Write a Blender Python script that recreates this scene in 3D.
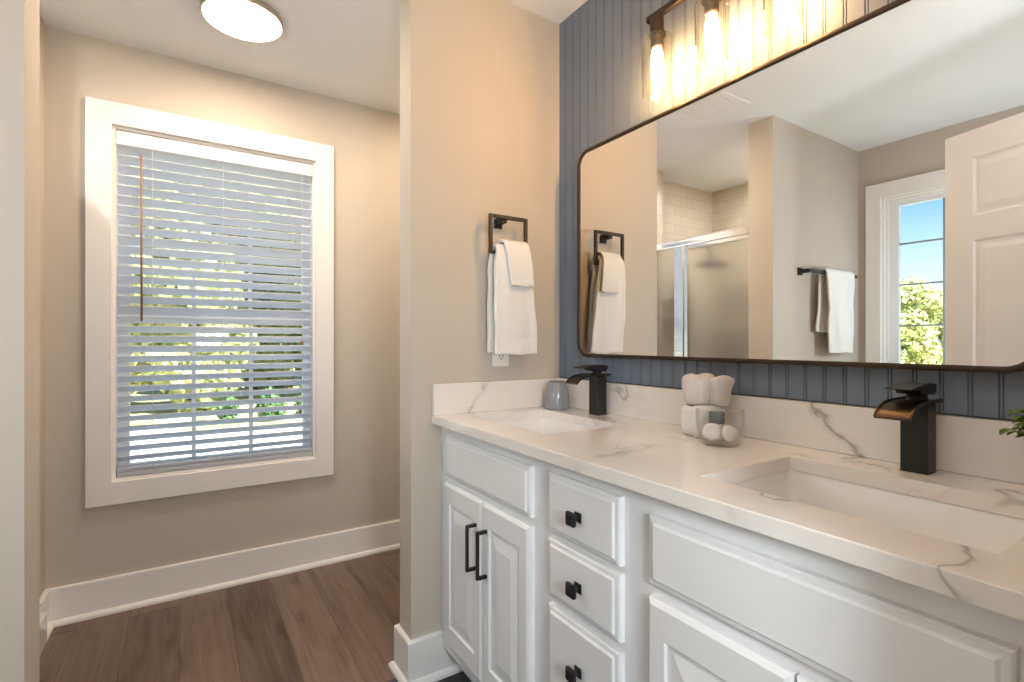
import bpy, bmesh, math, random
from mathutils import Vector, Matrix

S = bpy.context.scene
COL = S.collection
for o in list(bpy.data.objects):
    bpy.data.objects.remove(o)

# ------------------------------------------------------------------ camera
cam_d = bpy.data.cameras.new('camera')
cam = bpy.data.objects.new('camera', cam_d)
COL.objects.link(cam)
cam_d.sensor_width = 36.0
cam_d.lens = 507.567 / 1024 * 36.0
cam_d.clip_start = 0.02
cam_d.clip_end = 300
cam_d.shift_y = 0.0004
cam.location = (0, 0, 1.1569)
cam.rotation_euler = (math.radians(90), 0, -math.radians(32.681))
S.camera = cam

# ------------------------------------------------------------------ view, world, sun
S.view_settings.view_transform = 'Standard'
S.view_settings.look = 'None'
S.view_settings.exposure = 0.50
S.view_settings.gamma = 1.0
S.view_settings.use_curve_mapping = False
try:
    S.cycles.use_denoising = True
    S.cycles.max_bounces = 14
    S.cycles.diffuse_bounces = 6
    S.cycles.glossy_bounces = 6
    S.cycles.transmission_bounces = 10
    S.cycles.transparent_max_bounces = 24
    S.cycles.sample_clamp_indirect = 6.0
    S.cycles.caustics_reflective = False
    S.cycles.caustics_refractive = False
except Exception:
    pass

world = bpy.data.worlds.new('sky')
S.world = world
world.use_nodes = True
wn, wl = world.node_tree.nodes, world.node_tree.links
wn.clear()
wo = wn.new('ShaderNodeOutputWorld')
bg = wn.new('ShaderNodeBackground')
tc = wn.new('ShaderNodeTexCoord')
sep = wn.new('ShaderNodeSeparateXYZ')
cr = wn.new('ShaderNodeValToRGB')
wl.new(tc.outputs['Generated'], sep.inputs[0])
wl.new(sep.outputs['Z'], cr.inputs[0])
e = cr.color_ramp.elements
e[0].position = 0.0; e[0].color = (0.80, 0.87, 0.92, 1)
e[1].position = 0.9; e[1].color = (0.06, 0.22, 0.62, 1)
for p_, c_ in ((0.085, (0.76, 0.89, 0.97, 1)), (0.15, (0.50, 0.76, 0.97, 1)), (0.23, (0.20, 0.50, 0.90, 1))):
    k_ = e.new(p_); k_.color = c_
wl.new(cr.outputs[0], bg.inputs[0])
bg.inputs[1].default_value = 1.0
wl.new(bg.outputs[0], wo.inputs[0])

sun_d = bpy.data.lights.new('sun', 'SUN')
sun_d.energy = 19.0
sun_d.angle = math.radians(0.6)
sun_d.color = (1.0, 0.95, 0.86)
sun = bpy.data.objects.new('sun', sun_d)
COL.objects.link(sun)
sun.location = (6, -8, 12)
sun.rotation_euler = Vector((-0.45, 0.62, -0.66)).to_track_quat('-Z', 'Y').to_euler()

L_BULB, L_ALCOVE, L_NOOK_FILL, L_ENTRY_FILL, L_HALL_FILL, L_FLOOR_FILL, L_SHOWER_FILL = 150.0, 52.0, 27.0, 10.0, 68.0, 21.0, 95.0  # nook, entry, hall, floor and shower levels feed added, unseen fill lamps

# ------------------------------------------------------------------ materials
def mat(name, color=(0.8, 0.8, 0.8), rough=0.5, metal=0.0, spec=0.5, coat=0.0):
    m = bpy.data.materials.new(name)
    m.use_nodes = True
    b = m.node_tree.nodes['Principled BSDF']
    b.inputs['Base Color'].default_value = (*color, 1)
    b.inputs['Roughness'].default_value = rough
    b.inputs['Metallic'].default_value = metal
    b.inputs['Specular IOR Level'].default_value = spec
    b.inputs['Coat Weight'].default_value = coat
    return m

def N(m, t, **kw):
    n = m.node_tree.nodes.new(t)
    for k, v in kw.items():
        setattr(n, k, v)
    return n

def LK(m, a, b):
    m.node_tree.links.new(a, b)

def bsdf(m):
    return m.node_tree.nodes['Principled BSDF']

def pos(m):
    return N(m, 'ShaderNodeNewGeometry').outputs['Position']

def bump(m, scale, strength, dist=0.002, detail=3.0, src=None, vec=None):
    n = N(m, 'ShaderNodeTexNoise')
    n.inputs['Scale'].default_value = scale
    n.inputs['Detail'].default_value = detail
    LK(m, vec or pos(m), n.inputs['Vector'])
    bp = N(m, 'ShaderNodeBump')
    bp.inputs['Strength'].default_value = strength
    bp.inputs['Distance'].default_value = dist
    LK(m, n.outputs['Fac'], bp.inputs['Height'])
    LK(m, bp.outputs[0], bsdf(m).inputs['Normal'])
    return m

def ramp(m, fac, stops):
    r = N(m, 'ShaderNodeValToRGB')
    el = r.color_ramp.elements
    el[0].position, el[0].color = stops[0][0], (*stops[0][1], 1)
    el[1].position, el[1].color = stops[-1][0], (*stops[-1][1], 1)
    for p_, c_ in stops[1:-1]:
        k = el.new(p_); k.color = (*c_, 1)
    LK(m, fac, r.inputs[0])
    return r.outputs[0]

def mathn(m, op, a, b=None):
    n = N(m, 'ShaderNodeMath', operation=op)
    for i, v in enumerate((a, b)):
        if v is None: continue
        if isinstance(v, (int, float)): n.inputs[i].default_value = v
        else: LK(m, v, n.inputs[i])
    return n.outputs[0]

M = {}
M['wall'] = bump(mat('greige wall paint', (0.53, 0.478, 0.412), 0.75, spec=0.25), 160, 0.12, 0.0015)
M['ceiling'] = bump(mat('textured ceiling paint', (0.80, 0.805, 0.81), 0.85, spec=0.2), 70, 0.6, 0.006, 6)
M['trim'] = mat('white trim paint', (0.80, 0.785, 0.765), 0.4)
M['cabinet'] = mat('white cabinet paint', (0.80, 0.805, 0.815), 0.38)
M['door'] = mat('white door paint', (0.70, 0.685, 0.67), 0.42)
M['bead'] = mat('blue grey beadboard paint', (0.17, 0.202, 0.258), 0.5, spec=0.35)
M['black'] = mat('matt black metal', (0.018, 0.018, 0.019), 0.42, 0.3)
M['bronze'] = mat('dark bronze metal', (0.05, 0.034, 0.022), 0.4, 0.6)
M['ringblack'] = mat('oil rubbed metal', (0.045, 0.036, 0.028), 0.4, 0.5)
M['chrome'] = mat('polished chrome', (0.93, 0.94, 0.95), 0.14, 1.0)
M['nickel'] = mat('brushed nickel', (0.55, 0.48, 0.38), 0.3, 1.0)
M['mirror'] = mat('silvered mirror', (0.93, 0.935, 0.93), 0.0, 1.0)
M['porcelain'] = mat('white porcelain', (0.82, 0.81, 0.79), 0.12, coat=0.3)
M['plastic'] = mat('white plastic', (0.80, 0.79, 0.76), 0.35)
M['dark'] = mat('dark slot', (0.01, 0.01, 0.01), 0.6)
M['cord'] = mat('white cord', (0.7, 0.7, 0.7), 0.8)
M['wand'] = mat('tan blind wand', (0.30, 0.17, 0.095), 0.5)
M['vinyl'] = mat('white vinyl sash', (0.74, 0.76, 0.78), 0.4)
M['cup'] = mat('grey glazed ceramic', (0.225, 0.245, 0.275), 0.25, coat=0.3)
M['pot'] = mat('white glazed pot', (0.75, 0.74, 0.72), 0.3)
M['soil'] = bump(mat('potting soil', (0.05, 0.035, 0.025), 0.9), 300, 0.6, 0.004)
M['capgrey'] = mat('dark grey cap', (0.07, 0.085, 0.095), 0.35)
M['soapwhite'] = mat('white wrapper', (0.78, 0.77, 0.75), 0.6)
M['caulk'] = mat('dark caulk', (0.03, 0.03, 0.03), 0.7)

def towel_mat(name, col):
    m = mat(name, col, 0.95, spec=0.1)
    bsdf(m).inputs['Sheen Weight'].default_value = 0.25
    return bump(m, 420, 0.9, 0.004, 3)
M['towel'] = towel_mat('white terry cloth', (0.89, 0.88, 0.86))
M['towelpink'] = towel_mat('off white terry cloth', (0.82, 0.785, 0.76))

def thin_glass(name, tint=(1, 1, 1), gloss=1.0, rough=0.0):
    m = bpy.data.materials.new(name); m.use_nodes = True
    nt = m.node_tree; nt.nodes.clear()
    out = nt.nodes.new('ShaderNodeOutputMaterial')
    mix = nt.nodes.new('ShaderNodeMixShader')
    tr = nt.nodes.new('ShaderNodeBsdfTransparent'); tr.inputs[0].default_value = (*tint, 1)
    gl = nt.nodes.new('ShaderNodeBsdfGlossy'); gl.inputs['Roughness'].default_value = rough
    lw = nt.nodes.new('ShaderNodeLayerWeight'); lw.inputs[0].default_value = 0.5
    pw = nt.nodes.new('ShaderNodeMath'); pw.operation = 'POWER'; pw.inputs[1].default_value = 4.0
    fr = nt.nodes.new('ShaderNodeMath'); fr.operation = 'MULTIPLY_ADD'; fr.inputs[1].default_value = 0.55; fr.inputs[2].default_value = 0.035
    nt.links.new(lw.outputs['Facing'], pw.inputs[0]); nt.links.new(pw.outputs[0], fr.inputs[0])
    mu = nt.nodes.new('ShaderNodeMath'); mu.operation = 'MULTIPLY'; mu.inputs[1].default_value = gloss
    nt.links.new(fr.outputs[0], mu.inputs[0])
    nt.links.new(mu.outputs[0], mix.inputs[0])
    nt.links.new(tr.outputs[0], mix.inputs[1]); nt.links.new(gl.outputs[0], mix.inputs[2])
    nt.links.new(mix.outputs[0], out.inputs[0])
    return m
M['pane'] = thin_glass('window pane glass', (0.98, 0.99, 0.99), 0.5)
M['shade'] = thin_glass('clear lamp glass', (0.985, 0.975, 0.94), 1.7, 0.03)
M['jar'] = thin_glass('clear jar glass', (0.985, 0.99, 0.985), 1.5, 0.03)

def frosted(name):
    m = bpy.data.materials.new(name); m.use_nodes = True
    b = bsdf(m)
    b.inputs['Base Color'].default_value = (0.93, 0.91, 0.87, 1)
    b.inputs['Roughness'].default_value = 0.29
    b.inputs['Transmission Weight'].default_value = 0.95
    b.inputs['IOR'].default_value = 1.25
    return m
M['frost'] = frosted('frosted shower glass')

def emit(name, col, strength):
    m = bpy.data.materials.new(name); m.use_nodes = True
    b = bsdf(m)
    b.inputs['Base Color'].default_value = (0.8, 0.8, 0.8, 1)
    b.inputs['Emission Color'].default_value = (*col, 1)
    b.inputs['Emission Strength'].default_value = strength
    return m
M['bulb'] = emit('warm lamp bulb', (1.0, 0.58, 0.25), L_BULB)
M['alcove_lamp'] = emit('warm ceiling lamp diffuser', (1.0, 0.78, 0.59), L_ALCOVE)
M['nook_fill'] = emit('added warm nook fill', (1.0, 0.79, 0.58), L_NOOK_FILL)
M['entry_fill'] = emit('added cool entry fill', (0.88, 0.95, 1.0), L_ENTRY_FILL)
M['fill_floor_lamp'] = emit('added cool floor fill', (0.88, 0.96, 1.0), L_FLOOR_FILL)
M['shower_fill'] = emit('added shower fill', (0.97, 0.97, 0.97), L_SHOWER_FILL)
M['hall_fill'] = emit('added cool hall fill', (0.85, 0.94, 1.0), L_HALL_FILL)

def wood_floor():
    m = mat('brown plank floor', (0.1, 0.06, 0.04), 0.42, spec=0.35)
    sp = N(m, 'ShaderNodeSeparateXYZ'); LK(m, pos(m), sp.inputs[0])
    u = mathn(m, 'DIVIDE', mathn(m, 'ADD', sp.outputs['X'], 0.022 + 20 * 0.1785), 0.1785)
    idx = mathn(m, 'FLOOR', u)
    fr = mathn(m, 'FRACT', u)
    wnz = N(m, 'ShaderNodeTexWhiteNoise', noise_dimensions='1D'); LK(m, idx, wnz.inputs['W'])
    yy = mathn(m, 'DIVIDE', mathn(m, 'ADD', sp.outputs['Y'], mathn(m, 'MULTIPLY', wnz.outputs['Value'], 0.9)), 3.4)
    yi = mathn(m, 'FLOOR', yy); yf = mathn(m, 'FRACT', yy)
    cb = N(m, 'ShaderNodeCombineXYZ'); LK(m, idx, cb.inputs[0]); LK(m, yi, cb.inputs[1])
    wn2 = N(m, 'ShaderNodeTexWhiteNoise', noise_dimensions='3D'); LK(m, cb.outputs[0], wn2.inputs['Vector'])
    tone = wn2.outputs['Value']
    # grain: stretched along the plank, offset per plank
    cg = N(m, 'ShaderNodeCombineXYZ')
    LK(m, mathn(m, 'MULTIPLY', sp.outputs['X'], 34.0), cg.inputs[0])
    LK(m, mathn(m, 'MULTIPLY', sp.outputs['Y'], 2.0), cg.inputs[1])
    LK(m, mathn(m, 'MULTIPLY', tone, 37.0), cg.inputs[2])
    g = N(m, 'ShaderNodeTexNoise'); g.inputs['Scale'].default_value = 1.0
    g.inputs['Detail'].default_value = 8; g.inputs['Roughness'].default_value = 0.65; g.inputs['Distortion'].default_value = 0.8
    LK(m, cg.outputs[0], g.inputs['Vector'])
    ck = N(m, 'ShaderNodeCombineXYZ')
    LK(m, mathn(m, 'MULTIPLY', sp.outputs['X'], 15.0), ck.inputs[0])
    LK(m, mathn(m, 'MULTIPLY', sp.outputs['Y'], 3.0), ck.inputs[1])
    LK(m, mathn(m, 'MULTIPLY', tone, 21.0), ck.inputs[2])
    kn = N(m, 'ShaderNodeTexNoise'); kn.inputs['Scale'].default_value = 1.0; kn.inputs['Detail'].default_value = 3
    LK(m, ck.outputs[0], kn.inputs['Vector'])
    f = mathn(m, 'ADD', mathn(m, 'MULTIPLY', g.outputs['Fac'], 0.75), mathn(m, 'MULTIPLY', tone, 0.32))
    f = mathn(m, 'SUBTRACT', f, mathn(m, 'MULTIPLY', mathn(m, 'MAXIMUM', mathn(m, 'SUBTRACT', kn.outputs['Fac'], 0.60), 0.0), 1.6))
    col = ramp(m, f, [(0.15, (0.038, 0.024, 0.016)), (0.40, (0.105, 0.067, 0.045)), (0.60, (0.175, 0.118, 0.082)), (0.85, (0.250, 0.178, 0.130))])
    seam = mathn(m, 'MAXIMUM', mathn(m, 'LESS_THAN', fr, 0.010), mathn(m, 'LESS_THAN', yf, 0.0018))
    mx = N(m, 'ShaderNodeMixRGB'); LK(m, mathn(m, 'MULTIPLY', seam, 0.75), mx.inputs[0])
    LK(m, col, mx.inputs[1]); mx.inputs[2].default_value = (0.012, 0.008, 0.006, 1)
    LK(m, mx.outputs[0], bsdf(m).inputs['Base Color'])
    bp = N(m, 'ShaderNodeBump'); bp.inputs['Strength'].default_value = 0.15; bp.inputs['Distance'].default_value = 0.001
    LK(m, g.outputs['Fac'], bp.inputs['Height']); LK(m, bp.outputs[0], bsdf(m).inputs['Normal'])
    return m
M['wood'] = wood_floor()

def slate_floor():
    m = mat('charcoal floor', (0.03, 0.03, 0.032), 0.55)
    n = N(m, 'ShaderNodeTexNoise'); n.inputs['Scale'].default_value = 18; n.inputs['Detail'].default_value = 8
    LK(m, pos(m), n.inputs['Vector'])
    LK(m, ramp(m, n.outputs['Fac'], [(0.35, (0.018, 0.018, 0.020)), (0.7, (0.06, 0.06, 0.064))]), bsdf(m).inputs['Base Color'])
    return m
M['slate'] = slate_floor()

def quartz():
    m = mat('veined white quartz', (0.8, 0.78, 0.75), 0.16, spec=0.5, coat=0.15)
    P = pos(m)
    n0 = N(m, 'ShaderNodeTexNoise'); n0.inputs['Scale'].default_value = 3.2; n0.inputs['Detail'].default_value = 6; n0.inputs['Distortion'].default_value = 0.6
    LK(m, P, n0.inputs['Vector'])
    va = N(m, 'ShaderNodeVectorMath', operation='SCALE'); LK(m, n0.outputs['Color'], va.inputs[0]); va.inputs['Scale'].default_value = 0.35
    vb = N(m, 'ShaderNodeVectorMath', operation='ADD'); LK(m, P, vb.inputs[0]); LK(m, va.outputs[0], vb.inputs[1])
    n1 = N(m, 'ShaderNodeTexNoise'); n1.inputs['Scale'].default_value = 3.0; n1.inputs['Detail'].default_value = 2.5
    LK(m, vb.outputs[0], n1.inputs['Vector'])
    d = mathn(m, 'ABSOLUTE', mathn(m, 'SUBTRACT', n1.outputs['Fac'], 0.5))
    thin = mathn(m, 'SUBTRACT', 1.0, mathn(m, 'MULTIPLY', d, 85.0))
    thin = mathn(m, 'MAXIMUM', thin, 0.0)
    soft = mathn(m, 'MAXIMUM', mathn(m, 'SUBTRACT', 1.0, mathn(m, 'MULTIPLY', d, 17.0)), 0.0)
    n2 = N(m, 'ShaderNodeTexNoise'); n2.inputs['Scale'].default_value = 2.6; n2.inputs['Detail'].default_value = 2
    LK(m, P, n2.inputs['Vector'])
    gate = mathn(m, 'MINIMUM', mathn(m, 'MAXIMUM', mathn(m, 'MULTIPLY', mathn(m, 'SUBTRACT', n2.outputs['Fac'], 0.47), 8.0), 0.0), 1.0)
    f = mathn(m, 'MULTIPLY', mathn(m, 'ADD', mathn(m, 'MULTIPLY', thin, 0.55), mathn(m, 'MULTIPLY', soft, 0.22)), gate)
    # one bold diagonal vein on the splash behind the near sink
    sp = N(m, 'ShaderNodeSeparateXYZ'); LK(m, P, sp.inputs[0])
    n3 = N(m, 'ShaderNodeTexNoise'); n3.inputs['Scale'].default_value = 22; n3.inputs['Detail'].default_value = 5
    LK(m, P, n3.inputs['Vector'])
    line = mathn(m, 'SUBTRACT', mathn(m, 'SUBTRACT', sp.outputs['Y'], 0.535), mathn(m, 'MULTIPLY', mathn(m, 'SUBTRACT', sp.outputs['Z'], 0.91), 0.95))
    line = mathn(m, 'ABSOLUTE', mathn(m, 'ADD', line, mathn(m, 'MULTIPLY', mathn(m, 'SUBTRACT', n3.outputs['Fac'], 0.5), 0.075)))
    bold = mathn(m, 'MULTIPLY', mathn(m, 'MAXIMUM', mathn(m, 'SUBTRACT', 1.0, mathn(m, 'MULTIPLY', line, 130.0)), 0.0), 0.6)
    bold = mathn(m, 'ADD', bold, mathn(m, 'MULTIPLY', mathn(m, 'MAXIMUM', mathn(m, 'SUBTRACT', 1.0, mathn(m, 'MULTIPLY', line, 42.0)), 0.0), 0.28))
    f = mathn(m, 'MINIMUM', mathn(m, 'ADD', f, mathn(m, 'MULTIPLY', bold, mathn(m, 'GREATER_THAN', sp.outputs['X'], 1.2))), 1.0)
    mx = N(m, 'ShaderNodeMixRGB'); LK(m, f, mx.inputs[0])
    mx.inputs[1].default_value = (0.79, 0.755, 0.715, 1); mx.inputs[2].default_value = (0.30, 0.27, 0.25, 1)
    LK(m, mx.outputs[0], bsdf(m).inputs['Base Color'])
    return m
M['quartz'] = quartz()

def tiles(axis):
    m = mat('beige subway tile ' + axis, (0.6, 0.5, 0.4), 0.22)
    sp = N(m, 'ShaderNodeSeparateXYZ'); LK(m, pos(m), sp.inputs[0])
    cb = N(m, 'ShaderNodeCombineXYZ')
    LK(m, sp.outputs['X' if axis == 'x' else 'Y'], cb.inputs[0]); LK(m, sp.outputs['Z'], cb.inputs[1])
    b = N(m, 'ShaderNodeTexBrick', offset=0.5)
    b.inputs['Scale'].default_value = 1.0
    b.inputs['Brick Width'].default_value = 0.154; b.inputs['Row Height'].default_value = 0.078
    b.inputs['Mortar Size'].default_value = 0.0016; b.inputs['Mortar Smooth'].default_value = 0.2
    b.inputs['Color1'].default_value = (0.52, 0.455, 0.365, 1); b.inputs['Color2'].default_value = (0.49, 0.425, 0.34, 1)
    b.inputs['Mortar'].default_value = (0.36, 0.305, 0.24, 1)
    LK(m, cb.outputs[0], b.inputs['Vector'])
    LK(m, b.outputs['Color'], bsdf(m).inputs['Base Color'])
    return m
M['tile_x'] = tiles('x'); M['tile_y'] = tiles('y')

def slat_mat():
    m = mat('white blind slat', (0.80, 0.81, 0.83), 0.45)
    nt = m.node_tree
    out = [n for n in nt.nodes if n.type == 'OUTPUT_MATERIAL'][0]
    tr = N(m, 'ShaderNodeBsdfTranslucent'); tr.inputs[0].default_value = (0.80, 0.86, 0.95, 1)
    mx = N(m, 'ShaderNodeMixShader'); mx.inputs[0].default_value = 0.48
    LK(m, bsdf(m).outputs[0], mx.inputs[1]); LK(m, tr.outputs[0], mx.inputs[2]); LK(m, mx.outputs[0], out.inputs[0])
    return m
M['slat'] = slat_mat()

def leaf_mat(name, c1, c2, scale, trans=0.0):
    m = mat(name, c1, 0.6, spec=0.2)
    n = N(m, 'ShaderNodeTexNoise'); n.inputs['Scale'].default_value = scale; n.inputs['Detail'].default_value = 3
    LK(m, pos(m), n.inputs['Vector'])
    c = ramp(m, n.outputs['Fac'], [(0.35, c1), (0.65, c2)])
    LK(m, c, bsdf(m).inputs['Base Color'])
    if trans:
        out = [q for q in m.node_tree.nodes if q.type == 'OUTPUT_MATERIAL'][0]
        tr = N(m, 'ShaderNodeBsdfTranslucent'); LK(m, c, tr.inputs[0])
        mx = N(m, 'ShaderNodeMixShader'); mx.inputs[0].default_value = trans
        LK(m, bsdf(m).outputs[0], mx.inputs[1]); LK(m, tr.outputs[0], mx.inputs[2]); LK(m, mx.outputs[0], out.inputs[0])
    return m
M['leaf'] = leaf_mat('tree leaf', (0.32, 0.40, 0.15), (0.74, 0.72, 0.42), 2.2, 0.4)
M['leafdark'] = leaf_mat('shrub leaf', (0.05, 0.13, 0.05), (0.14, 0.25, 0.10), 6)
M['houseleaf'] = leaf_mat('house plant leaf', (0.03, 0.075, 0.012), (0.12, 0.20, 0.03), 60)
M['bark'] = bump(mat('tree bark', (0.12, 0.085, 0.06), 0.9), 14, 0.6, 0.02)
M['lawn'] = leaf_mat('lawn grass', (0.30, 0.31, 0.15), (0.54, 0.50, 0.30), 1.6)
M['concrete'] = bump(mat('pale concrete', (0.62, 0.58, 0.53), 0.85), 30, 0.3, 0.004)

# ------------------------------------------------------------------ mesh helpers
def link(o, parent=None):
    COL.objects.link(o)
    if parent is not None:
        o.parent = parent
    return o

def obj(name, bm, material, parent=None, smooth=False, angle=None):
    bmesh.ops.recalc_face_normals(bm, faces=bm.faces)
    me = bpy.data.meshes.new(name)
    bm.to_mesh(me); bm.free()
    for mm in (material if isinstance(material, (list, tuple)) else [material]):
        me.materials.append(mm)
    if smooth:
        for p_ in me.polygons: p_.use_smooth = True
        if angle is not None:
            try: me.set_sharp_from_angle(angle=math.radians(angle))
            except Exception: pass
    o = bpy.data.objects.new(name, me)
    return link(o, parent)

def tag(o, label, cat, group=None, kind=None):
    o['label'] = label; o['category'] = cat
    if group: o['group'] = group
    if kind: o['kind'] = kind
    return o

def thing(name, label, cat, loc=(0, 0, 0), rz=0.0, group=None, kind=None):
    o = bpy.data.objects.new(name, None)
    o.empty_display_size = 0.05
    o.location = loc; o.rotation_euler = (0, 0, rz)
    link(o)
    return tag(o, label, cat, group, kind)

def add_box(bm, x0, x1, y0, y1, z0, z1, bevel=0.0, seg=2):
    b = bmesh.new() if bevel else bm
    vs = [b.verts.new((x, y, z)) for x in (x0, x1) for y in (y0, y1) for z in (z0, z1)]
    for f in ((0, 1, 3, 2), (4, 6, 7, 5), (0, 4, 5, 1), (2, 3, 7, 6), (0, 2, 6, 4), (1, 5, 7, 3)):
        b.faces.new([vs[i] for i in f])
    if bevel:
        bmesh.ops.bevel(b, geom=list(b.edges), offset=bevel, segments=seg, affect='EDGES', profile=0.5)
        merge(bm, b)
    return bm

def merge(bm, other, mtx=None):
    me = bpy.data.meshes.new('tmp')
    other.to_mesh(me); other.free()
    if mtx is not None: me.transform(mtx)
    bm.from_mesh(me)
    bpy.data.meshes.remove(me)

def box(*a, **k):
    return add_box(bmesh.new(), *a, **k)

def add_lathe(bm, prof, c=(0, 0, 0), seg=32, cap0=True, cap1=True, mtx=None, sx=1.0, sy=1.0):
    b = bmesh.new()
    rings = []
    for r, z in prof:
        if r < 1e-6:
            rings.append([b.verts.new((0, 0, z))])
        else:
            rings.append([b.verts.new((r * sx * math.cos(2 * math.pi * i / seg), r * sy * math.sin(2 * math.pi * i / seg), z)) for i in range(seg)])
    for A, B in zip(rings, rings[1:]):
        if len(A) == 1 and len(B) == 1: continue
        for i in range(seg):
            j = (i + 1) % seg
            if len(A) == 1: b.faces.new((A[0], B[i], B[j]))
            elif len(B) == 1: b.faces.new((A[i], A[j], B[0]))
            else: b.faces.new((A[i], A[j], B[j], B[i]))
    if cap0 and len(rings[0]) > 2: b.faces.new(rings[0][::-1])
    if cap1 and len(rings[-1]) > 2: b.faces.new(rings[-1])
    T = Matrix.Translation(Vector(c))
    merge(bm, b, T @ mtx if mtx is not None else T)
    return bm

def add_tube(bm, pts, r, seg=10, cap=True):
    pts = [Vector(p_) for p_ in pts]
    rr = r if isinstance(r, (list, tuple)) else [r] * len(pts)
    rings = []
    up = Vector((0, 0, 1))
    for i, p_ in enumerate(pts):
        d = (pts[min(i + 1, len(pts) - 1)] - pts[max(i - 1, 0)]).normalized()
        a = up if abs(d.z) < 0.9 else Vector((1, 0, 0))
        u = d.cross(a).normalized(); v = d.cross(u)
        rings.append([bm.verts.new(p_ + rr[i] * (u * math.cos(2 * math.pi * k / seg) + v * math.sin(2 * math.pi * k / seg))) for k in range(seg)])
    for A, B in zip(rings, rings[1:]):
        for i in range(seg):
            j = (i + 1) % seg
            bm.faces.new((A[i], A[j], B[j], B[i]))
    if cap:
        bm.faces.new(rings[0][::-1]); bm.faces.new(rings[-1])
    return bm

def add_prism(bm, poly, axis, a0, a1):
    """extrude a closed 2D polygon along an axis; poly pairs are the other two axes in xyz order"""
    def P(p_, a):
        return {'x': (a, p_[0], p_[1]), 'y': (p_[0], a, p_[1]), 'z': (p_[0], p_[1], a)}[axis]
    A = [bm.verts.new(P(p_, a0)) for p_ in poly]
    B = [bm.verts.new(P(p_, a1)) for p_ in poly]
    n = len(poly)
    bm.faces.new(A[::-1]); bm.faces.new(B)
    for i in range(n):
        j = (i + 1) % n
        bm.faces.new((A[i], A[j], B[j], B[i]))
    return bm

def add_sweep(bm, path, prof, side=1):
    """sweep a (offset, z) profile along a 2D path with mitred corners, offset to one side"""
    n = len(path)
    P = [Vector(p_) for p_ in path]
    nrm = []
    for i in range(n - 1):
        d = (P[i + 1] - P[i]).normalized()
        nrm.append(Vector((-d.y, d.x)) * side)
    rings = []
    for i in range(n):
        if i == 0: m_ = nrm[0]
        elif i == n - 1: m_ = nrm[-1]
        else:
            m_ = nrm[i - 1] + nrm[i]
            m_ = m_ / max(1e-6, m_.dot(nrm[i]))
        rings.append([bm.verts.new((P[i].x + m_.x * d, P[i].y + m_.y * d, z)) for d, z in prof])
    k = len(prof)
    for A, B in zip(rings, rings[1:]):
        for i in range(k):
            j = (i + 1) % k
            bm.faces.new((A[i], A[j], B[j], B[i]))
    bm.faces.new(rings[0][::-1]); bm.faces.new(rings[-1])
    return bm

def rrect(x0, x1, y0, y1, r, seg=5):
    out = []
    for cx, cy, a0 in ((x1 - r, y1 - r, 0), (x0 + r, y1 - r, 90), (x0 + r, y0 + r, 180), (x1 - r, y0 + r, 270)):
        for i in range(seg + 1):
            a = math.radians(a0 + 90 * i / seg)
            out.append((cx + r * math.cos(a), cy + r * math.sin(a)))
    return out

def add_loops(bm, loops, cap0=False, cap1=False):
    R = [[bm.verts.new(p_) for p_ in lp] for lp in loops]
    n = len(R[0])
    for A, B in zip(R, R[1:]):
        for i in range(n):
            j = (i + 1) % n
            bm.faces.new((A[i], A[j], B[j], B[i]))
    if cap0: bm.faces.new(R[0][::-1])
    if cap1: bm.faces.new(R[-1])
    return bm

def front_panel(y0, y1, z0, z1, xf, thick, rings):
    """cabinet front facing -X: concentric rectangles (inset_y, inset_z, depth behind the front)"""
    def rect(iy, iz, x):
        return [(x, y0 + iy, z0 + iz), (x, y1 - iy, z0 + iz), (x, y1 - iy, z1 - iz), (x, y0 + iy, z1 - iz)]
    loops = [rect(0, 0, xf + thick)] + [rect(iy, iz, xf + d) for iy, iz, d in rings]
    return add_loops(bmesh.new(), loops, True, True)

# ------------------------------------------------------------------ room shell
XL, XR = -1.345, 1.27         # far left wall, vanity wall
YF, YT, YB = 0.10, 1.6245, 2.76   # entry wall, towel wall, window wall
H = 2.44
XE = 0.637                   # end of the towel partition
XS = -0.321                  # end of the shower partition

def structure(name, bm, m, label, cat, smooth=False):
    return tag(obj(name, bm, m, None, smooth), label, cat, kind='structure')

structure('floor', box(-1.5, 1.42, YT + 0.06, 2.90, -0.12, 0.0), M['wood'], 'dark brown wood plank floor of the window alcove', 'floor')
bm = box(-1.5, 1.42, -1.8, YT + 0.06, -0.12, 0.0)
structure('floor.001', bm, M['slate'], 'charcoal floor in front of the vanity', 'floor')
structure('ceiling', box(-1.5, 1.42, -1.8, 2.90, H, H + 0.12), M['ceiling'], 'white textured ceiling', 'ceiling')

# window 1 opening and window 2 opening
W1 = (-0.268, 0.562, 0.556, 2.085)
W2 = (0.90, 1.486, 0.70, 2.087)
bm = bmesh.new()
x0, x1, z0, z1 = W1
add_box(bm, -1.485, x0, YB, YB + 0.14, 0, H); add_box(bm, x1, XR + 0.15, YB, YB + 0.14, 0, H)
add_box(bm, x0, x1, YB, YB + 0.14, 0, z0); add_box(bm, x0, x1, YB, YB + 0.14, z1, H)
structure('wall_back', bm, M['wall'], 'greige wall around the window with the blind', 'wall')
bm = bmesh.new()
y0, y1, z0, z1 = W2
add_box(bm, XL - 0.14, XL, -0.02, y0, 0, H); add_box(bm, XL - 0.14, XL, y1, YB, 0, H)
add_box(bm, XL - 0.14, XL, y0, y1, 0, z0); add_box(bm, XL - 0.14, XL, y0, y1, z1, H)
structure('wall_left', bm, M['wall'], 'greige wall around the window seen in the mirror', 'wall')
structure('wall_right', box(XR + 0.008, XR + 0.15, -0.02, YB, 0, H), M['wall'], 'wall behind the grey beadboard', 'wall')
structure('wall_partition_right', box(XE, XR + 0.008, YT, YT + 0.104, 0, H), M['wall'], 'greige partition wall carrying the towel ring', 'wall')
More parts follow.
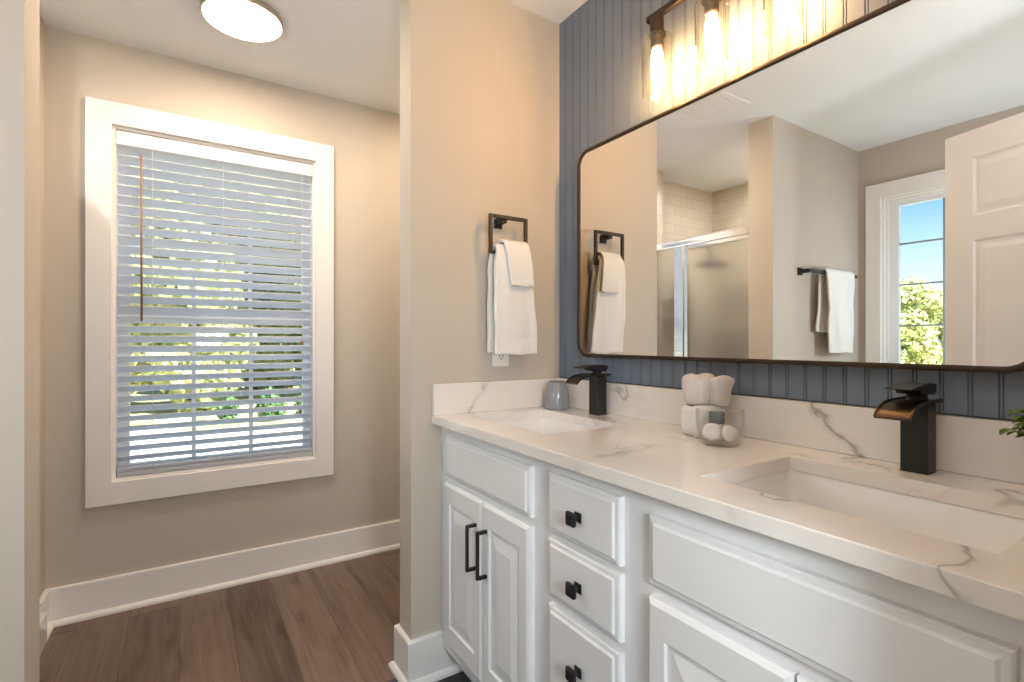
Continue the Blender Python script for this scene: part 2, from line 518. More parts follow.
structure('wall_partition_left', box(XL, XS, YT, YT + 0.148, 0, H), M['wall'], 'greige partition wall at the left edge of the photo', 'wall')
structure('wall_shower_return', box(-0.55, -0.4834, 2.625, YB, 0, H), M['wall'], 'short wall return between window alcove and shower', 'wall')
DX0, DX1 = -0.10, 0.60        # doorway
bm = bmesh.new()
add_box(bm, XL, DX0, -0.02, YF, 0, H); add_box(bm, DX1, XR + 0.008, -0.02, YF, 0, H); add_box(bm, DX0, DX1, -0.02, YF, 2.05, H)
structure('wall_front', bm, M['wall'], 'greige entry wall with the doorway', 'wall')
bm = bmesh.new()
add_box(bm, -1.0, -0.9, -1.7, -0.02, 0, H); add_box(bm, 1.3, 1.4, -1.7, -0.02, 0, H); add_box(bm, -1.0, 1.4, -1.8, -1.7, 0, H)
structure('wall_hall', bm, M['wall'], 'greige walls of the hall beyond the doorway', 'wall')

# beadboard: flat boards with pairs of grooves
prof = []
pitch, g = 0.04425, 0.0028
y = YF
prof.append((XR, YF))
c = 0.3458 - 6 * pitch
while c < YT - 0.01:
    if c > YF + 0.01:
        for s_ in (-0.0031, 0.0031):
            prof += [(XR, c + s_ - g / 2), (XR + 0.0032, c + s_ - g / 6), (XR + 0.0032, c + s_ + g / 6), (XR, c + s_ + g / 2)]
    c += pitch
prof += [(XR, YT), (XR + 0.008, YT), (XR + 0.008, YF)]
bm = bmesh.new()
add_prism(bm, prof, 'z', 1.014, H)
structure('wall_beadboard', bm, M['bead'], 'blue grey beadboard panelling behind the mirror', 'wall')

# shower tiles
structure('wall_shower_back', box(XL + 0.01, -0.551, YB - 0.01, YB, 0.0, H), M['tile_x'], 'beige subway tile at the back of the shower', 'wall')
structure('wall_shower_side', box(XL, XL + 0.01, YT + 0.159, YB, 0.0, H), M['tile_y'], 'beige subway tile on the long side of the shower', 'wall')
structure('wall_shower_front', box(XL, XS - 0.19, YT + 0.148, YT + 0.158, 0.0, H), M['tile_x'], 'beige subway tile on the shower head wall', 'wall')

structure('wall_shower_return_tile', box(-0.551, -0.4845, 2.615, 2.6248, 0.16, H), M['tile_x'], 'beige subway tile on the end of the short wall return', 'wall')
# baseboards
BP = [(0, 0), (0.032, 0), (0.031, 0.010), (0.024, 0.019), (0.016, 0.022), (0.016, 0.146), (0.013, 0.150), (0, 0.150)]
def baseboard(name, path, side, label):
    structure(name, add_sweep(bmesh.new(), path, BP, side), M['trim'], label, 'baseboard')
baseboard('baseboard_back', [(-0.4834, 2.614), (-0.4834, YB), (XR + 0.007, YB)], -1, 'white baseboard under the window')
baseboard('baseboard_partition_right', [(0.816, YT), (XE, YT), (XE, YT + 0.104), (XR + 0.007, YT + 0.104)], 1, 'white baseboard around the end of the towel partition')
baseboard('baseboard_partition_left', [(XL + 0.001, YT), (XS, YT), (XS, YT + 0.148), (XS - 0.11, YT + 0.148)], -1, 'white baseboard around the end of the left partition')

# ------------------------------------------------------------------ window 1 (with blind)
def casing(x0, x1, z0, z1, w, wt, wb, y_in, t):
    """flat casing boards facing -Y"""
    bm = bmesh.new()
    add_box(bm, x0 - w, x0, y_in - t, y_in, z0 - wb, z1 + wt, 0.0015, 1)
    add_box(bm, x1, x1 + w, y_in - t, y_in, z0 - wb, z1 + wt, 0.0015, 1)
    add_box(bm, x0, x1, y_in - t, y_in, z1, z1 + wt, 0.0015, 1)
    add_box(bm, x0, x1, y_in - t, y_in, z0 - wb, z0, 0.0015, 1)
    return bm
x0, x1, z0, z1 = W1
w1 = thing('window_1', 'white cased window behind the venetian blind', 'window', (0.147, YB, 0.55), kind='structure')
def sub(o, parent):
    """parent without moving"""
    o.parent = parent
    o.matrix_parent_inverse = Matrix.Translation(-parent.location) if not any(parent.rotation_euler) else parent.matrix_basis.inverted()
    return o
def part(name, bm, m, parent, smooth=False, angle=None):
    return sub(obj(name, bm, m, None, smooth, angle), parent)

part('casing', casing(x0, x1, z0, z1, 0.0875, 0.094, 0.0956, YB, 0.02), M['trim'], w1)
bm = bmesh.new()
YG = 2.855
jt = 0.012
add_box(bm, x0, x0 + jt, YB, YB + 0.135, z0, z1); add_box(bm, x1 - jt, x1, YB, YB + 0.135, z0, z1)
add_box(bm, x0 + jt, x1 - jt, YB, YB + 0.135, z1 - jt, z1); add_box(bm, x0 + jt, x1 - jt, YB, YB + 0.135, z0, z0 + jt)
part('jamb', bm, M['trim'], w1)
gx0, gx1 = x0 + 0.055, x1 - 0.048
def sash(name, za, zb, yc, rows, parent):
    bm = bmesh.new()
    t = 0.016
    add_box(bm, x0 + jt, gx0, yc - t, yc + t, za, zb); add_box(bm, gx1, x1 - jt, yc - t, yc + t, za, zb)
    add_box(bm, gx0, gx1, yc - t, yc + t, za, za + 0.042); add_box(bm, gx0, gx1, yc - t, yc + t, zb - 0.042, zb)
    s_ = part(name, bm, M['vinyl'], parent)
    bm = bmesh.new()
    for k in (1, 2):
        xx = gx0 + (gx1 - gx0) * k / 3
        add_box(bm, xx - 0.009, xx + 0.009, yc - 0.006, yc + 0.006, za + 0.042, zb - 0.042)
    for k in range(1, rows):
        zz = za + 0.042 + (zb - za - 0.084) * k / rows
        xs = [gx0] + [gx0 + (gx1 - gx0) * q / 3 for q in (1, 2)] + [gx1]
        for a, b in zip(xs, xs[1:]):
            add_box(bm, a + (0.009 if a != gx0 else 0), b - (0.009 if b != gx1 else 0), yc - 0.006, yc + 0.006, zz - 0.009, zz + 0.009)
    mn = obj('muntin', bm, M['vinyl']); mn.parent = s_
    bm = box(gx0, gx1, yc + 0.008, yc + 0.011, za + 0.042, zb - 0.042)
    gl = obj('pane', bm, M['pane']); gl.parent = s_
sash('lower_sash', z0 + jt, 1.312, 2.842, 2, w1)
sash('upper_sash', 1.268, z1 - jt, 2.876, 2, w1)

# ------------------------------------------------------------------ venetian blind
bl = thing('venetian_blind', 'white venetian blind filling the cased window', 'blind', (0.147, 2.79, 2.07))
bx0, bx1 = x0 + 0.016, x1 - 0.016
YBL = 2.787
bm = bmesh.new()
add_box(bm, bx0 - 0.002, bx1 + 0.002, YBL - 0.030, YBL - 0.021, 2.008, 2.066, 0.002)
add_box(bm, bx0, bx1, YBL - 0.020, YBL + 0.022, 2.030, 2.066)
part('headrail', bm, M['trim'], bl)
th = math.radians(34.5)
bm = bmesh.new()
rs = random.Random(5)
SW, ST = 0.050, 0.0026
for k in range(-1, 31):
    zr = 1.9655 - 0.0436 * k
    tilt = th + math.radians(rs.uniform(-1.2, 1.2))
    if k == 15: tilt += math.radians(10)
    if k == 8: tilt += math.radians(10)
    dz = rs.uniform(-0.0008, 0.0008)
    secT, secB = [], []
    for q in range(6):
        u = q / 5.0
        bow = 0.0032 * (1 - (2 * u - 1) ** 2)
        yy = YBL - 0.0205 + SW * u * math.cos(tilt) + bow * math.sin(tilt)
        zz = zr + dz - SW * u * math.sin(tilt) + bow * math.cos(tilt)
        secT.append((yy + ST / 2 * math.sin(tilt), zz + ST / 2 * math.cos(tilt)))
        secB.append((yy - ST / 2 * math.sin(tilt), zz - ST / 2 * math.cos(tilt)))
    poly = secT + secB[::-1]
    add_prism(bm, poly, 'x', bx0, bx1)
part('slats', bm, M['slat'], bl)
bm = bmesh.new()
add_box(bm, bx0, bx1, YBL - 0.026, YBL + 0.026, 0.570, 0.590, 0.004)
for zz in (0.5935, 0.5985, 0.6035):
    add_box(bm, bx0, bx1, YBL - 0.024, YBL + 0.024, zz, zz + 0.003, 0.001, 1)
part('bottom_rail', bm, M['slat'], bl)
for xx in (-0.127, 0.147, 0.422):
    bm = bmesh.new()
    for yy in (YBL - 0.0265, YBL + 0.026):
        add_tube(bm, [(xx, yy, 2.03), (xx, yy, 0.592)], 0.0007, 5)
    part('ladder_cord', bm, M['cord'], bl)
bm = bmesh.new()
add_tube(bm, [(-0.1665, 2.752, 1.975), (-0.1655, 2.745, 1.6), (-0.1645, 2.742, 1.246)], 0.0042, 8)
add_tube(bm, [(-0.1665, 2.752, 1.972), (-0.1665, 2.757, 1.995)], 0.002, 6)
part('wand', bm, M['wand'], bl, True)
pc = part('pull_cord', add_tube(bmesh.new(), [(0.4955, 2.752, 2.008), (0.4955, 2.748, 1.6), (0.4955, 2.744, 1.165)], 0.0009, 5), M['cord'], bl)
bm = add_lathe(bmesh.new(), [(0.002, 0.0), (0.0065, -0.010), (0.0075, -0.022), (0.0035, -0.028)], (0.4955, 2.744, 1.166), 12)
ts = obj('tassel', bm, M['wand'], None, True)
ts.parent = pc

# ------------------------------------------------------------------ window 2 (seen in the mirror)
w2 = thing('window_2', 'narrow white cased window reflected in the mirror', 'window', (XL, 1.19, 0.7), kind='structure')
y0, y1, z0, z1 = W2
bm = bmesh.new()
t = 0.02
for a in ((y0 - 0.0875, y0, z0 - 0.095, z1 + 0.098), (y1, y1 + 0.0875, z0 - 0.095, z1 + 0.098), (y0, y1, z1, z1 + 0.098), (y0, y1, z0 - 0.095, z0)):
    add_box(bm, XL, XL + t, *a, 0.0015, 1)
part('casing', bm, M['trim'], w2)
bm = bmesh.new()
add_box(bm, XL - 0.135, XL, y0, y0 + jt, z0, z1); add_box(bm, XL - 0.135, XL, y1 - jt, y1, z0, z1)
add_box(bm, XL - 0.135, XL, y0 + jt, y1 - jt, z1 - jt, z1); add_box(bm, XL - 0.135, XL, y0 + jt, y1 - jt, z0, z0 + jt)
# inner stop moulding
add_box(bm, XL - 0.035, XL - 0.02, y0 + jt, y0 + jt + 0.018, z0 + jt, z1 - jt); add_box(bm, XL - 0.035, XL - 0.02, y1 - jt - 0.018, y1 - jt, z0 + jt, z1 - jt)
add_box(bm, XL - 0.035, XL - 0.02, y0 + jt + 0.018, y1 - jt - 0.018, z1 - jt - 0.018, z1 - jt)
part('jamb', bm, M['trim'], w2)
xc = XL - 0.055
ga, gb, gz0, gz1 = y0 + 0.075, 1.408, z0 + 0.055, 2.030
bm = bmesh.new()
add_box(bm, xc - 0.016, xc + 0.016, y0 + jt, ga, z0 + jt, z1 - jt); add_box(bm, xc - 0.016, xc + 0.016, gb, y1 - jt, z0 + jt, z1 - jt)
add_box(bm, xc - 0.016, xc + 0.016, ga, gb, z0 + jt, gz0); add_box(bm, xc - 0.016, xc + 0.016, ga, gb, gz1, z1 - jt)
sh2 = part('sash', bm, M['vinyl'], w2)
bm = bmesh.new()
ym = 1.176
add_box(bm, xc - 0.006, xc + 0.006, ym - 0.008, ym + 0.008, gz0, gz1)
zz = 1.783
while zz > gz0 + 0.05:
    add_box(bm, xc - 0.006, xc + 0.006, ga, ym - 0.008, zz - 0.0055, zz + 0.0055)
    add_box(bm, xc - 0.006, xc + 0.006, ym + 0.008, gb, zz - 0.0055, zz + 0.0055)
    zz -= 0.2625
o = obj('muntin', bm, mat('grey muntin bar', (0.24, 0.28, 0.30), 0.5)); o.parent = sh2
o = obj('pane', box(xc - 0.012, xc - 0.009, ga, gb, gz0, gz1), M['pane']); o.parent = sh2

# ------------------------------------------------------------------ open entry door (seen in the mirror)
DW, DT, DH = 0.735, 0.035, 2.02
hx, hy = -0.0667, 0.133
dang = math.atan2(0.8365 - hy, -0.2815 - hx)     # along the door from hinge to free edge
dr = thing('door_1', 'white six panel entry door standing open, seen in the mirror', 'door', (hx, hy, 0.01), dang, kind='structure')
def door_face(side):
    """one face of the door as a grid with six raised panels; side=-1 faces local -y"""
    bm = bmesh.new()
    cols = [0, 0.105, 0.335, 0.40, 0.63, DW]
    rows = [0, 0.23, 0.72, 0.915, 1.565, 1.665, 1.905, DH]
    yf = -DT if side < 0 else 0.0
    def V(x, z, d): return bm.verts.new((x, yf - side * d, z))
    for i in range(5):
        for j in range(7):
            a, b, c_, d_ = cols[i], cols[i + 1], rows[j], rows[j + 1]
            if i in (1, 3) and j in (1, 3, 5):
                loops = []
                for ins, dp in ((0, 0), (0.010, 0.007), (0.022, 0.007), (0.042, 0.002)):
                    loops.append([V(a + ins, c_ + ins, dp), V(b - ins, c_ + ins, dp), V(b - ins, d_ - ins, dp), V(a + ins, d_ - ins, dp)])
                for A, B in zip(loops, loops[1:]):
                    for q in range(4):
                        r_ = (q + 1) % 4
                        bm.faces.new((A[q], A[r_], B[r_], B[q]))
                bm.faces.new(loops[-1])
            else:
                bm.faces.new((V(a, c_, 0), V(b, c_, 0), V(b, d_, 0), V(a, d_, 0)))
    return bm
# local x runs hinge -> free edge; local -y is the face towards the vanity
bm = door_face(-1)
merge(bm, door_face(1))
for q in ([(0, -DT, 0), (0, 0, 0), (0, 0, DH), (0, -DT, DH)], [(DW, -DT, 0), (DW, 0, 0), (DW, 0, DH), (DW, -DT, DH)],
          [(0, -DT, 0), (DW, -DT, 0), (DW, 0, 0), (0, 0, 0)], [(0, -DT, DH), (DW, -DT, DH), (DW, 0, DH), (0, 0, DH)]):
    bm.faces.new([bm.verts.new(v) for v in q])
bmesh.ops.remove_doubles(bm, verts=bm.verts, dist=0.0002)
for v in bm.verts: v.co.y += DT      # visible face sits on the local y=0 plane
door_leaf = obj('door_leaf', bm, M['door'], dr)
bm = bmesh.new()
for s_ in (0.0,):
    Mx = Matrix.Rotation(math.radians(90), 4, 'X')
    add_lathe(bm, [(0.026, 0), (0.026, 0.006), (0.011, 0.010), (0.011, 0.022), (0.026, 0.030), (0.027, 0.040), (0.018, 0.048), (0, 0.050)], (DW - 0.065, 0.0, 0.92), 20, mtx=Mx)
    Mx2 = Matrix.Rotation(math.radians(-90), 4, 'X')
    add_lathe(bm, [(0.026, 0), (0.026, 0.006), (0.011, 0.010), (0.011, 0.022), (0.026, 0.030), (0.027, 0.040), (0.018, 0.048), (0, 0.050)], (DW - 0.065, DT, 0.92), 20, mtx=Mx2)
obj('door_knob', bm, M['black'], dr, True, 40)
# doorway frame
bm = bmesh.new()
for a, b in ((DX0 - 0.062, DX0), (DX1, DX1 + 0.062)):
    add_box(bm, a, b, YF, YF + 0.016, 0, 2.112, 0.002, 1)
add_box(bm, DX0, DX1, YF, YF + 0.016, 2.05, 2.112, 0.002, 1)
add_box(bm, DX0, DX0 + 0.012, -0.02, YF, 0, 2.05); add_box(bm, DX1 - 0.012, DX1, -0.02, YF, 0, 2.05); add_box(bm, DX0 + 0.012, DX1 - 0.012, -0.02, YF, 2.038, 2.05)
structure('trim_1', bm, M['trim'], 'white casing of the entry doorway', 'trim')

# ------------------------------------------------------------------ vanity cabinet
VY0, VY1 = 0.104, YT - 0.001
XF = 0.73                       # front of doors
van = thing('vanity_cabinet', 'long white double vanity cabinet under the quartz top', 'cabinet', (1.0, 0.864, 0))
bm = bmesh.new()
add_box(bm, 0.7502, 0.772, VY0, VY1, 0.10, 0.8735)
add_box(bm, 0.772, 1.268, VY0, VY0 + 0.018, 0.10, 0.8735); add_box(bm, 0.772, 1.268, VY1 - 0.018, VY1, 0.10, 0.8735)
add_box(bm, 0.772, 1.268, VY0 + 0.018, VY1 - 0.018, 0.10, 0.118)
add_box(bm, 1.255, 1.268, VY0 + 0.018, VY1 - 0.018, 0.118, 0.8735)
part('cabinet_body', bm, M['cabinet'], van)
part('toe_kick', box(0.8172, 0.835, VY0, VY1, 0.0, 0.0998), M['cabinet'], van)
SLAB = [(0.0005, 0.0005, 0.008), (0.004, 0.004, 0.0055), (0.012, 0.012, 0.0045), (0.016, 0.016, 0.0)]
DOOR = [(0.0005, 0.0005, 0.008), (0.004, 0.004, 0.004), (0.010, 0.010, 0.0), (0.042, 0.066, 0.0), (0.046, 0.070, 0.005), (0.054, 0.078, 0.0055), (0.060, 0.084, 0.0045), (0.085, 0.112, 0.0)]
for (a, b, c_, d_) in ((1.062, 1.566, 0.706, 0.8385), (0.163, 0.669, 0.699, 0.8300)):
    part('drawer_front', front_panel(a, b, c_, d_, XF, 0.020, SLAB), M['cabinet'], van)
def bar_handle(y, z0, z1):
    bm = bmesh.new()
    xo = XF - 0.030
    pts = [(XF - 0.0002, z1 - 0.005), (xo, z1 - 0.005), (xo, z0 + 0.005), (XF - 0.0002, z0 + 0.005)]
    add_box(bm, xo - 0.0045, xo + 0.0045, y - 0.0045, y + 0.0045, z0, z1, 0.0012, 1)
    add_box(bm, xo + 0.0045, XF, y - 0.0045, y + 0.0045, z0, z0 + 0.009); add_box(bm, xo + 0.0045, XF, y - 0.0045, y + 0.0045, z1 - 0.009, z1)
    return bm
for (a, b, top, hy_, hz) in ((1.3075, 1.566, 0.685, 1.338, True), (1.062, 1.3045, 0.685, 1.274, True), (0.3965, 0.669, 0.677, 0.426, False), (0.163, 0.3935, 0.677, 0.364, False)):
    d_ = part('cabinet_door', front_panel(a, b, 0.146, top, XF, 0.020, DOOR), M['cabinet'], van)
    zt = 0.612 if hz else 0.50
    hd = obj('handle', bar_handle(hy_, zt - 0.138, zt), M['black']); hd.parent = d_; hd['label'] = 'black bar handle'
def knob(y, z):
    bm = bmesh.new()
    Mx = Matrix.Rotation(math.radians(-90), 4, 'Y')
    add_box(bm, XF - 0.004, XF, y - 0.011, y + 0.011, z - 0.011, z + 0.011, 0.001, 1)
    add_lathe(bm, [(0.0065, 0), (0.0055, 0.008), (0.0075, 0.016)], (XF - 0.003, y, z), 12, mtx=Mx)
    L = []
    for ins, dx in ((0.003, -0.017), (0.0, -0.020), (0.0, -0.025), (0.004, -0.028)):
        L.append([(XF + dx, p_[0], p_[1]) for p_ in rrect(y - 0.0155 + ins, y + 0.0155 - ins, z - 0.0155 + ins, z + 0.0155 - ins, 0.005, 3)])
    add_loops(bm, L, True, True)
    return bm
for (c_, d_) in ((0.700, 0.842), (0.545, 0.685), (0.332, 0.526), (0.146, 0.314)):
    dw = part('drawer', front_panel(0.745, 0.986, c_, d_, XF, 0.020, SLAB), M['cabinet'], van)
    kb = obj('knob', knob(0.8655, (c_ + d_) / 2 - 0.003), M['black']); kb.parent = dw; kb['label'] = 'square black knob'

# ------------------------------------------------------------------ quartz countertop
CZ, CT, CX = 0.9025, 0.0285, 0.712
ct = thing('countertop', 'veined white quartz vanity top with two sink cut-outs', 'countertop', (1.0, 0.864, CZ))
SX0, SX1 = 0.818, 1.122
SINKS = ((1.113, 1.530), (0.198, 0.613))
xs = [CX, SX0, SX1, XR - 0.001]
ys = [VY0, SINKS[1][0], SINKS[1][1], SINKS[0][0], SINKS[0][1], VY1]
bm = bmesh.new()
vt, vb = {}, {}
for i, x in enumerate(xs):
    for j, y in enumerate(ys):
        vt[i, j] = bm.verts.new((x, y, CZ)); vb[i, j] = bm.verts.new((x, y, CZ - CT))
cells = {(i, j) for i in range(3) for j in range(5)} - {(1, 1), (1, 3)}
for i, j in cells:
    bm.faces.new((vt[i, j], vt[i + 1, j], vt[i + 1, j + 1], vt[i, j + 1]))
    bm.faces.new((vb[i, j], vb[i, j + 1], vb[i + 1, j + 1], vb[i + 1, j]))
    for (di, dj, a, b) in ((-1, 0, (i, j), (i, j + 1)), (1, 0, (i + 1, j), (i + 1, j + 1)), (0, -1, (i, j), (i + 1, j)), (0, 1, (i, j + 1), (i + 1, j + 1))):
        if (i + di, j + dj) not in cells:
            bm.faces.new((vt[a], vt[b], vb[b], vb[a]))
bmesh.ops.recalc_face_normals(bm, faces=bm.faces)
eg = [e_ for e_ in bm.edges if e_.is_manifold and e_.calc_face_angle() > 0.5 and all(abs(v.co.z - CZ) < 1e-5 for v in e_.verts)]
bmesh.ops.bevel(bm, geom=eg, offset=0.0018, segments=2, affect='EDGES')
part('slab', bm, M['quartz'], ct)
part('backsplash', box(XR - 0.021, XR - 0.001, VY0, VY1, CZ + 0.0002, 1.0115, 0.0015, 1), M['quartz'], ct)
part('side_splash', box(CX + 0.0005, XR - 0.0212, VY1 - 0.020, VY1, CZ + 0.0002, 1.0105, 0.0015, 1), M['quartz'], ct)
part('caulk_line', box(XR - 0.0025, XR + 0.003, VY0, VY1 - 0.001, 1.0116, 1.0138), M['caulk'], ct)

# ------------------------------------------------------------------ sinks
def sink(y0, y1, label):
    zr = CZ - CT - 0.0004
    s_ = thing('sink', label, 'sink', ((SX0 + SX1) / 2, (y0 + y1) / 2, zr - 0.15), group='undermount sinks')
    bm = bmesh.new()
    L = []
    def ring(off, z, r):
        L.append([(p_[0], p_[1], z) for p_ in rrect(SX0 - off, SX1 + off, y0 - off, y1 + off, r, 6)])
    ring(0.022, zr - 0.012, 0.03); ring(0.022, zr, 0.03); ring(0.004, zr, 0.014); ring(0.002, zr - 0.004, 0.014)
    ring(-0.004, zr - 0.060, 0.018); ring(-0.010, zr - 0.100, 0.022); ring(-0.018, zr - 0.118, 0.028); ring(-0.032, zr - 0.130, 0.034); ring(-0.055, zr - 0.135, 0.04)
    ring(-0.125, zr - 0.141, 0.02)
    # underside
    U = list(L)
    add_loops(bm, L, False, True)
    L2 = []
    for off, z, r in ((0.022, zr - 0.012, 0.03), (0.012, zr - 0.012, 0.024), (0.006, zr - 0.06, 0.024), (-0.006, zr - 0.125, 0.03), (-0.03, zr - 0.145, 0.04), (-0.125, zr - 0.150, 0.02)):
        L2.append([(p_[0], p_[1], z) for p_ in rrect(SX0 - off, SX1 + off, y0 - off, y1 + off, r, 6)])
    add_loops(bm, L2, False, True)
    bmesh.ops.remove_doubles(bm, verts=bm.verts, dist=1e-5)
    part('basin', bm, M['porcelain'], s_, True, 50)
    bm = add_lathe(bmesh.new(), [(0, -0.1405), (0.020, -0.1405), (0.024, -0.137), (0.022, -0.134), (0.017, -0.1335), (0.015, -0.1365), (0, -0.136)], ((SX0 + SX1) / 2, (y0 + y1) / 2, zr), 24, False, False)
    d_ = part('drain', bm, M['black'], s_, True)
    d_['label'] = 'round black drain'
sink(*SINKS[0], 'white rectangular undermount sink next to the towel wall')
sink(*SINKS[1], 'white rectangular undermount sink nearest the camera')

# ------------------------------------------------------------------ waterfall faucets
def faucet():
    f_ = thing('faucet', 'black waterfall faucet behind the far sink beside the grey cup', 'faucet', (0, 0, CZ + 0.0004), group='waterfall faucets')
    bm = bmesh.new()
    add_box(bm, -0.0215, 0.0215, -0.0222, 0.0222, 0.002, 0.133, 0.0015, 1)
    obj('body', bm, M['black'], f_)
    obj('base_plate', box(-0.0221, 0.0221, -0.0228, 0.0228, 0.0, 0.002), M['black'], f_)
    # spout: wide plate that bends down over the basin
    pts = [(0.034, 0.1375), (0.0, 0.1375), (-0.040, 0.1375), (-0.064, 0.1362), (-0.083, 0.1325), (-0.099, 0.1265), (-0.111, 0.1190), (-0.118, 0.1115)]
    top, bot = [], []
    for i, (x, z) in enumerate(pts):
        a = Vector(pts[min(i + 1, len(pts) - 1)]) - Vector(pts[max(i - 1, 0)])
        n = Vector((-a.y, a.x)).normalized()
        if n.y < 0: n = -n
        if i >= len(pts) - 2 and n.x > 0: n = -n
        top.append((x + n.x * 0.0022, z + n.y * 0.0022)); bot.append((x - n.x * 0.0022, z - n.y * 0.0022))
    bm = add_prism(bmesh.new(), top + bot[::-1], 'y', -0.029, 0.029)
    # low raised lips along both sides of the channel
    for s_ in (-1, 1):
        add_prism(bm, [(x, z + 0.003) for x, z in top] + top[::-1], 'y', s_ * 0.029 - (0.0025 if s_ > 0 else 0), s_ * 0.029 + (0 if s_ > 0 else 0.0025))
    sp_ = obj('spout', bm, M['spout'], f_, True, 40)
    # lever: neck, block and thin plate pointing over the spout
    bm = bmesh.new()
    add_lathe(bm, [(0.019, 0.1400), (0.017, 0.143), (0.016, 0.149), (0.018, 0.152)], (-0.004, 0, 0), 20)
    lv = [(-0.094, 0.1655), (-0.094, 0.1637), (-0.050, 0.1630), (-0.040, 0.1535), (0.018, 0.1510), (0.026, 0.159), (0.028, 0.1705), (-0.004, 0.1735), (-0.050, 0.1712)]
    add_prism(bm, lv, 'y', -0.021, 0.021)
    obj('lever', bm, M['black'], f_, True, 35)
    return f_
M['spout'] = mat('bronze black spout', (0.045, 0.030, 0.018), 0.32, 0.75)
def dup(root, loc, label, rz=None):
    r = root.copy(); COL.objects.link(r); r.location = loc; r['label'] = label
    if rz is not None: r.rotation_euler = (0, 0, rz)
    for ch in list(root.children):
        c_ = ch.copy(); COL.objects.link(c_); c_.parent = r
        for gch in ch.children:
            d_ = gch.copy(); COL.objects.link(d_); d_.parent = c_
    return r
fa = faucet()
fa.location = (1.208, 1.3290, CZ + 0.0004)
dup(fa, (1.208, 0.408, CZ + 0.0004), 'black waterfall faucet behind the near sink beside the plant')

# ------------------------------------------------------------------ mirror
mir = thing('wall_mirror', 'wide wall mirror with rounded corners and thin dark bronze frame', 'mirror', (XR, 0.862, 1.48))
MY0, MY1, MZ0, MZ1 = 0.2380, 1.4735, 1.1001, 1.8634
def mloop(ins, x):
    return [(x, p_[0], p_[1]) for p_ in rrect(MY0 + ins, MY1 - ins, MZ0 + ins, MZ1 - ins, 0.055 - ins, 10)]
fw = 0.0115
bm = add_loops(bmesh.new(), [mloop(0, XR - 0.0005), mloop(0, 1.2365), mloop(0.0012, 1.2355), mloop(fw - 0.0012, 1.2355), mloop(fw, 1.2365), mloop(fw, XR - 0.0005), mloop(0, XR - 0.0005)])
bmesh.ops.remove_doubles(bm, verts=bm.verts, dist=1e-6)
part('frame', bm, M['bronze'], mir, True, 40)
bm = add_loops(bmesh.new(), [mloop(fw + 0.0002, 1.2435), mloop(fw + 0.0002, 1.2400)], True, True)
part('mirror_glass', bm, M['mirror'], mir)

# ------------------------------------------------------------------ vanity light
vl = thing('vanity_light', 'three lamp vanity light with clear glass shades above the mirror', 'wall lamp', (XR, 0.863, 2.14))
LX = 1.195
LY = (1.0525, 0.863, 0.6690)
part('backplate', box(XR - 0.021, XR - 0.0005, 0.863 - 0.06, 0.863 + 0.06, 2.130, 2.250, 0.004), M['bronze'], vl)
part('bar', box(LX - 0.009, LX + 0.009, 0.633, 1.0885, 2.132, 2.150, 0.002), M['bronze'], vl)
part('arm', box(LX + 0.009, XR - 0.021, 0.863 - 0.009, 0.863 + 0.009, 2.132, 2.150, 0.002), M['bronze'], vl)
for y in LY:
    bm = add_lathe(bmesh.new(), [(0.0195, 2.1318), (0.0210, 2.118), (0.0210, 2.084), (0.027, 2.082), (0.027, 2.078), (0.0205, 2.076), (0.019, 2.044), (0.015, 2.040)], (LX, y, 0), 24)
    sk = part('socket', bm, M['bronze'], vl, True, 35)
    P_ = [(0.021, 2.074), (0.038, 2.075), (0.0450, 2.070), (0.0455, 2.062), (0.0420, 1.902), (0.0405, 1.902), (0.0440, 2.061), (0.0435, 2.068), (0.038, 2.0725), (0.021, 2.0715)]
    bm = add_lathe(bmesh.new(), P_ + [P_[0]], (LX, y, 0), 36, False, False)
    o = obj('shade', bm, M['shade'], None, True, 60); o.parent = sk; o['label'] = 'clear glass cylinder shade'
    bm = add_lathe(bmesh.new(), [(0.0115, 2.0395), (0.0125, 2.034), (0.0165, 2.018), (0.0180, 2.000), (0.0160, 1.980), (0.0105, 1.962), (0.0078, 1.945), (0.0066, 1.925), (0.004, 1.912), (0, 1.910)], (LX, y, 0), 18)
    o = obj('bulb', bm, M['bulb'], None, True); o.parent = sk; o['label'] = 'glowing bulb'

# ------------------------------------------------------------------ ceiling lights and added fill lamps
def flush_light(x, y, r, label, dm):
    t_ = thing('ceiling_light', label, 'ceiling light', (x, y, H))
    bm = add_lathe(bmesh.new(), [(r - 0.02, 0), (r - 0.001, -0.001), (r, -0.020), (r - 0.002, -0.023), (r - 0.007, -0.023), (r - 0.008, -0.019), (r - 0.02, -0.016)], (0, 0, -0.0002), 56, True, True)
    obj('rim', bm, M['nickel'], t_, True, 40)
    bm = add_lathe(bmesh.new(), [(0, -0.0175), (r - 0.009, -0.0175), (r - 0.009, -0.022), (r * 0.8, -0.025), (r * 0.45, -0.027), (0, -0.028)], (0, 0, 0), 48)
    obj('diffuser', bm, dm, t_, True, 60)
    return t_
flush_light(0.188, 2.252, 0.1445, 'round ceiling light with thin metal rim in the window alcove', M['alcove_lamp'])
def fill_globe_light(x, y, label, dm):
    t_ = thing('ceiling_light', label, 'ceiling light', (x, y, H))
    obj('canopy', add_lathe(bmesh.new(), [(0.058, -0.0002), (0.058, -0.012), (0.045, -0.026), (0.012, -0.030), (0.012, -0.275), (0.040, -0.280), (0.044, -0.298)], (0, 0, 0), 32), M['nickel'], t_, True, 40)
    obj('globe', add_lathe(bmesh.new(), [(0.043, -0.1085), (0.075, -0.120), (0.100, -0.145), (0.108, -0.175), (0.100, -0.207), (0.075, -0.232), (0.040, -0.246), (0, -0.250)], (0, 0, -0.19), 32), dm, t_, True)
    return t_
